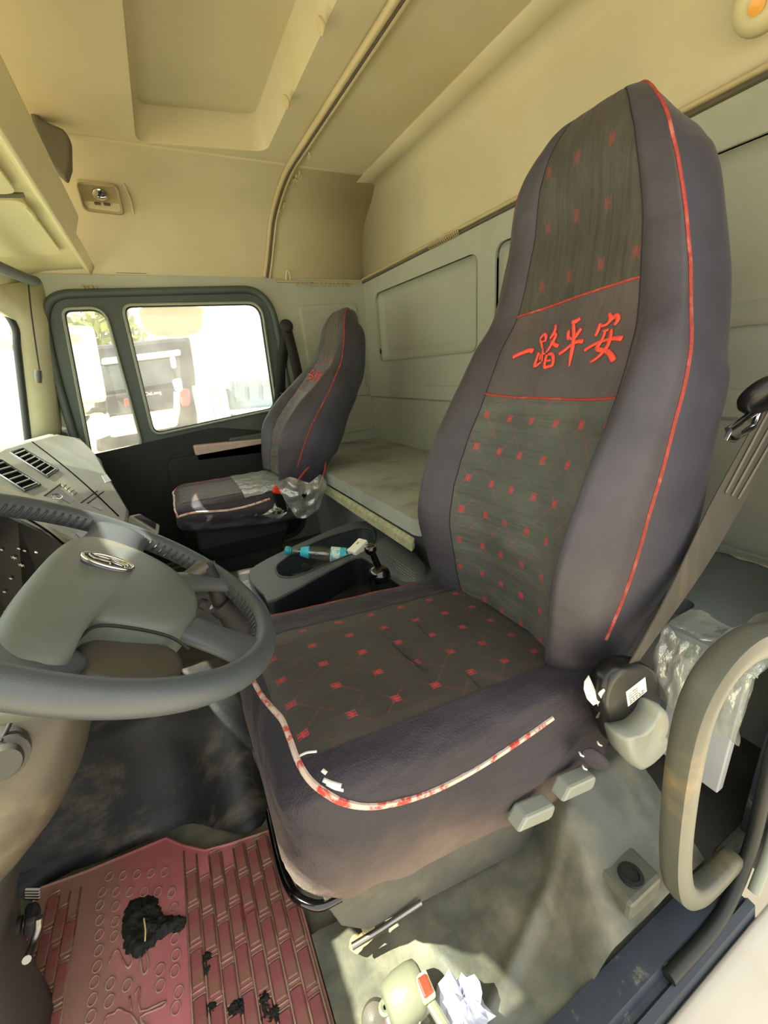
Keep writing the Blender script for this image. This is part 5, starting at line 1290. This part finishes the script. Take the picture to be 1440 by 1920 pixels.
# mirrors on the passenger door
mr = thing('side_mirror', 'tall cream main mirror outside the small front side window', 'mirror', at(170, 680, y=2.62))
MN = V((1.15, -1, -.05)).normalized()
def tilted_mirror(par, outline, p0, th, r):
    P = [hit(px, py, p0, MN) for px, py in outline]
    c = sum(P, V()) / len(P); a1 = V((0, 0, 1)); a1 = (a1 - a1.dot(MN) * MN).normalized(); a2 = MN.cross(a1)
    L2 = rpoly([((p - c).dot(a2), (p - c).dot(a1)) for p in P], r, 5)
    def T(l, d): return [c + a2 * p[0] + a1 * p[1] - MN * d for p in l]
    loft('mirror_shell', [T(scale2(L2, .95), 0), T(L2, .01), T(scale2(L2, .97), th * .6), T(scale2(L2, .78), th)], M['mirror'], par)
    obj('mirror_glass', T(scale2(L2, .93), -.002), [tuple(range(len(L2)))], M['mirrorglass'], par, smooth=False)
tilted_mirror(mr, ((100, 608), (178, 612), (203, 752), (150, 760), (118, 755)), (-.33, 2.66, .95), .08, .025)
tube('mirror_arm', [at(150, 758, y=2.70), at(160, 775, y=2.66), at(130, 800, y=2.45), at(120, 800, y=2.32), at(118, 800, y=2.29)], .014, M['mirror'], mr)
mr2 = thing('side_mirror', 'small square lower mirror below the tall one outside the front side window', 'mirror', at(182, 800, y=2.62))
tilted_mirror(mr2, ((150, 778), (204, 771), (215, 814), (165, 832)), (-.31, 2.66, .70), .06, .02)
tube('mirror_arm', [at(200, 772, y=2.68), at(175, 768, y=2.68), at(135, 815, y=2.45), at(122, 815, y=2.31), at(120, 815, y=2.285)], .012, M['gasket'], mr2)
def shell(par, loop, y, th, nm, m1, m2):
    loft(nm + '_shell', [[V((p[0], y, p[1])) for p in scale2(loop, .95)], [V((p[0], y + .01, p[1])) for p in loop], [V((p[0], y + th * .7, p[1])) for p in loop], [V((p[0], y + th, p[1])) for p in scale2(loop, .8)]], m1, par)
    obj(nm + '_glass', [V((p[0], y - .002, p[1])) for p in scale2(loop, .92)], [tuple(range(len(loop)))], m2, par, smooth=False)
mr3 = thing('side_mirror', 'wide rounded kerb mirror hanging above the large side window', 'mirror', at(318, 600, y=2.6))
ms3 = rpoly([(lambda p: (p.x, p.z))(at(px, py, y=2.6)) for px, py in ((254, 574), (384, 572), (378, 622), (340, 633), (280, 628), (262, 612))], .03, 5)
shell(mr3, ms3, 2.6, .10, 'mirror', M['mirror'], M['mirror'])
tube('mirror_arm', [at(270, 574, y=2.64), at(285, 545, y=2.5), at(300, 535, y=2.33), at(303, 530, y=2.30)], .014, M['gasket'], mr3)
# neighbouring truck
Y0 = 6.2
o2 = lambda px, py, y=Y0: at(px, py, y=y)
tk = thing('parked_truck', 'dark parked truck cab with windscreen, lettering and white mirrors beyond the side window', 'truck', V((0, Y0, -1.35)))
prism('truck_cab', [o2(170, 648), o2(356, 630), o2(366, 700), o2(372, 810), o2(180, 850)], (0, 2.2, 0), M['truckdk'], tk, bevel=.05)
prism('truck_roof_visor', [o2(190, 672, Y0 - .12), o2(338, 655, Y0 - .12), o2(340, 666, Y0 - .12), o2(190, 684, Y0 - .12)], (0, .12, 0), M['truckwh'], tk, bevel=.02)
prism('truck_windscreen', [o2(186, 688, Y0 - .03), o2(336, 668, Y0 - .03), o2(340, 716, Y0 - .03), o2(194, 736, Y0 - .03)], (0, .03, 0), M['truckgl'], tk, bevel=.01)
prism('truck_front_panel', [o2(196, 742, Y0 - .08), o2(342, 722, Y0 - .08), o2(346, 764, Y0 - .08), o2(200, 780, Y0 - .08)], (0, .08, 0), M['truckdk'], tk, bevel=.02)
prism('truck_bumper', [o2(200, 784, Y0 - .25), o2(336, 766, Y0 - .25), o2(334, 800, Y0 - .25), o2(206, 822, Y0 - .25)], (0, .25, 0), M['truckwh'], tk, bevel=.04)
prism('truck_lamp', [o2(232, 748, Y0 - .1), o2(244, 746, Y0 - .1), o2(246, 760, Y0 - .1), o2(234, 762, Y0 - .1)], (0, .05, 0), M['truckred'], tk, bevel=.01)
for q4 in (((318, 668), (328, 666), (332, 690), (322, 692)), ((322, 712), (340, 708), (344, 734), (330, 736))):
    prism('truck_mirror', [o2(*p, Y0 - .5) for p in q4], (0, .15, 0), M['truckwh'], tk, bevel=.03)
tube('truck_mirror_arm', [o2(316, 676, Y0 - .4), o2(326, 700, Y0 - .42), o2(334, 735, Y0 - .4)], .03, M['truckdk'], tk)
for k in range(3): tube('truck_hose', [o2(335 - k * 3, 735, Y0 - .2), o2(334 - k * 3, 770, Y0 - .25), o2(328 - k * 4, 790, Y0 - .3), o2(312 - k * 6, 800, Y0 - .2)], .02, M['truckwh'], tk, smooth_n=4)
for px in (220, 320): 
    c = o2(px, 838, Y0 + .3); c.z = -1.35 + .5
    lathe('truck_wheel', [(.2, -.15), (.5, -.14), (.52, 0), (.5, .14), (.2, .15)], c, (1, 0, 0), M['blackm'], tk)
fc = bpy.data.curves.new('truck_lettering', 'FONT'); fc.body = 'DeLong'; fc.size = .13; fc.extrude = .004
tf = bpy.data.objects.new('tmp_text', fc); COL.objects.link(tf); bpy.context.view_layer.update()
me = bpy.data.meshes.new_from_object(tf.evaluated_get(bpy.context.evaluated_depsgraph_get())); bpy.data.objects.remove(tf)
p0, p1 = o2(272, 742, Y0 - .09), o2(303, 738, Y0 - .09)
dx = (p1 - p0); wx = max(v.co.x for v in me.vertices); dxn = dx.normalized(); s = dx.length / wx
vs = [p0 + dxn * v.co.x * s + V((0, -v.co.z, 0)) + V((0, 0, 1)) * v.co.y * s for v in me.vertices]
obj('truck_lettering', vs, [tuple(p.vertices) for p in me.polygons], M['white'], tk, smooth=False)
# flatbed trailer and the gear on it
tr = thing('parked_trailer', 'blue-grey parked trailer side seen through the rear half of the side window', 'trailer', V((1.6, 6.4, -1.35)))
prism('trailer_side', [o2(428, 712, 6.5), o2(560, 696, 6.5), o2(560, 775, 6.5), o2(432, 770, 6.5)], (0, 2, 0), M['trailer'], tr, bevel=.03)
for k in range(4):
    a = 440 + k * 26
    prism('trailer_panel', [o2(a, 715 - k * 2.6, 6.46), o2(a + 18, 713 - k * 2.6, 6.46), o2(a + 20, 752 - k * 2, 6.46), o2(a + 2, 754 - k * 2, 6.46)], (0, .04, 0), M['trailer'], tr, bevel=.01)
prism('trailer_deck', [o2(426, 772, 6.1), o2(560, 762, 6.1), o2(560, 778, 6.1), o2(428, 790, 6.1)], (0, .5, 0), M['truckwh'], tr, bevel=.02)
for px in (430, 540):
    c = o2(px, 800, 6.4); c.z = -1.35 + .45
    lathe('trailer_wheel', [(.15, -.12), (.44, -.12), (.46, 0), (.44, .12), (.15, .12)], c, (0, 1, 0), M['blackm'], tr)
tube('trailer_cable', [o2(400, 772, 5.9), o2(440, 780, 5.9), o2(470, 782, 5.9), o2(500, 770, 5.9)], .015, M['blackm'], tr, smooth_n=4)
for px, py, lab in ((366, 722, 'white cylindrical tank beside the red toolbox, closest to the parked truck'), (382, 718, 'white cylindrical tank second from the parked truck'), (398, 716, 'white cylindrical tank third from the parked truck'), (414, 722, 'white cylindrical tank closest to the blue-grey trailer')):
    a = o2(px, py, 5.8); b = a.copy(); b.z = -1.35
    o_ = thing('white_post', lab, 'tank', b, 'white tanks between truck and trailer')
    lathe('tank_body', [(.045, 0), (.05, .05), (.05, (a - b).length - .06), (.04, (a - b).length - .01), (0, (a - b).length)], b, (0, 0, 1), M['truckwh'], o_, n=14)
    lathe('tank_band', [(.052, .9), (.052, .96)], b, (0, 0, 1), M['truckred'], o_, n=14, caps=False)
prism('truck_toolbox', [o2(338, 732, 5.75), o2(356, 728, 5.75), o2(357, 760, 5.75), o2(341, 762, 5.75)], (0, .5, 0), M['truckred'], tk, bevel=.03, label='red metal toolbox')
# far trees
def tree(x, y, h, r, lab):
    t = thing('tree', lab, 'tree', (x, y, -1.35), 'trees beyond the yard')
    tube('trunk', [V((x, y, -1.35)), V((x + .1, y, -1.35 + h * .6))], [.18, .1], M['groove'], t)
    vs, fs = [], []
    for k in range(420):
        d = V((random.gauss(0, 1), random.gauss(0, 1), random.gauss(0, .8))).normalized() * r * random.uniform(.5, 1)
        c = V((x, y, -1.35 + h * .75)) + d; a = V((random.uniform(-1, 1), random.uniform(-1, 1), random.uniform(-1, 1))).normalized() * .22; b = a.orthogonal().normalized() * .12
        o = len(vs); vs += [c - a, c + b, c + a, c - b]; fs.append((o, o + 1, o + 2, o + 3))
    obj('foliage', vs, fs, M['leaf'], t, smooth=False, kind='stuff')
for x, y, h, r, lab in ((-4.6, 16, 5.2, 1.2, 'olive green tree beyond the parked truck, middle of the three'), (-1.2, 17, 4.8, 1.2, 'olive green tree beyond the parked truck, nearest the trailer'), (-8.5, 15, 5.5, 1.4, 'olive green tree beyond the parked truck, farthest forward')): tree(x, y, h, r, lab)
print('objects', len(bpy.data.objects), 'blocks', nb)
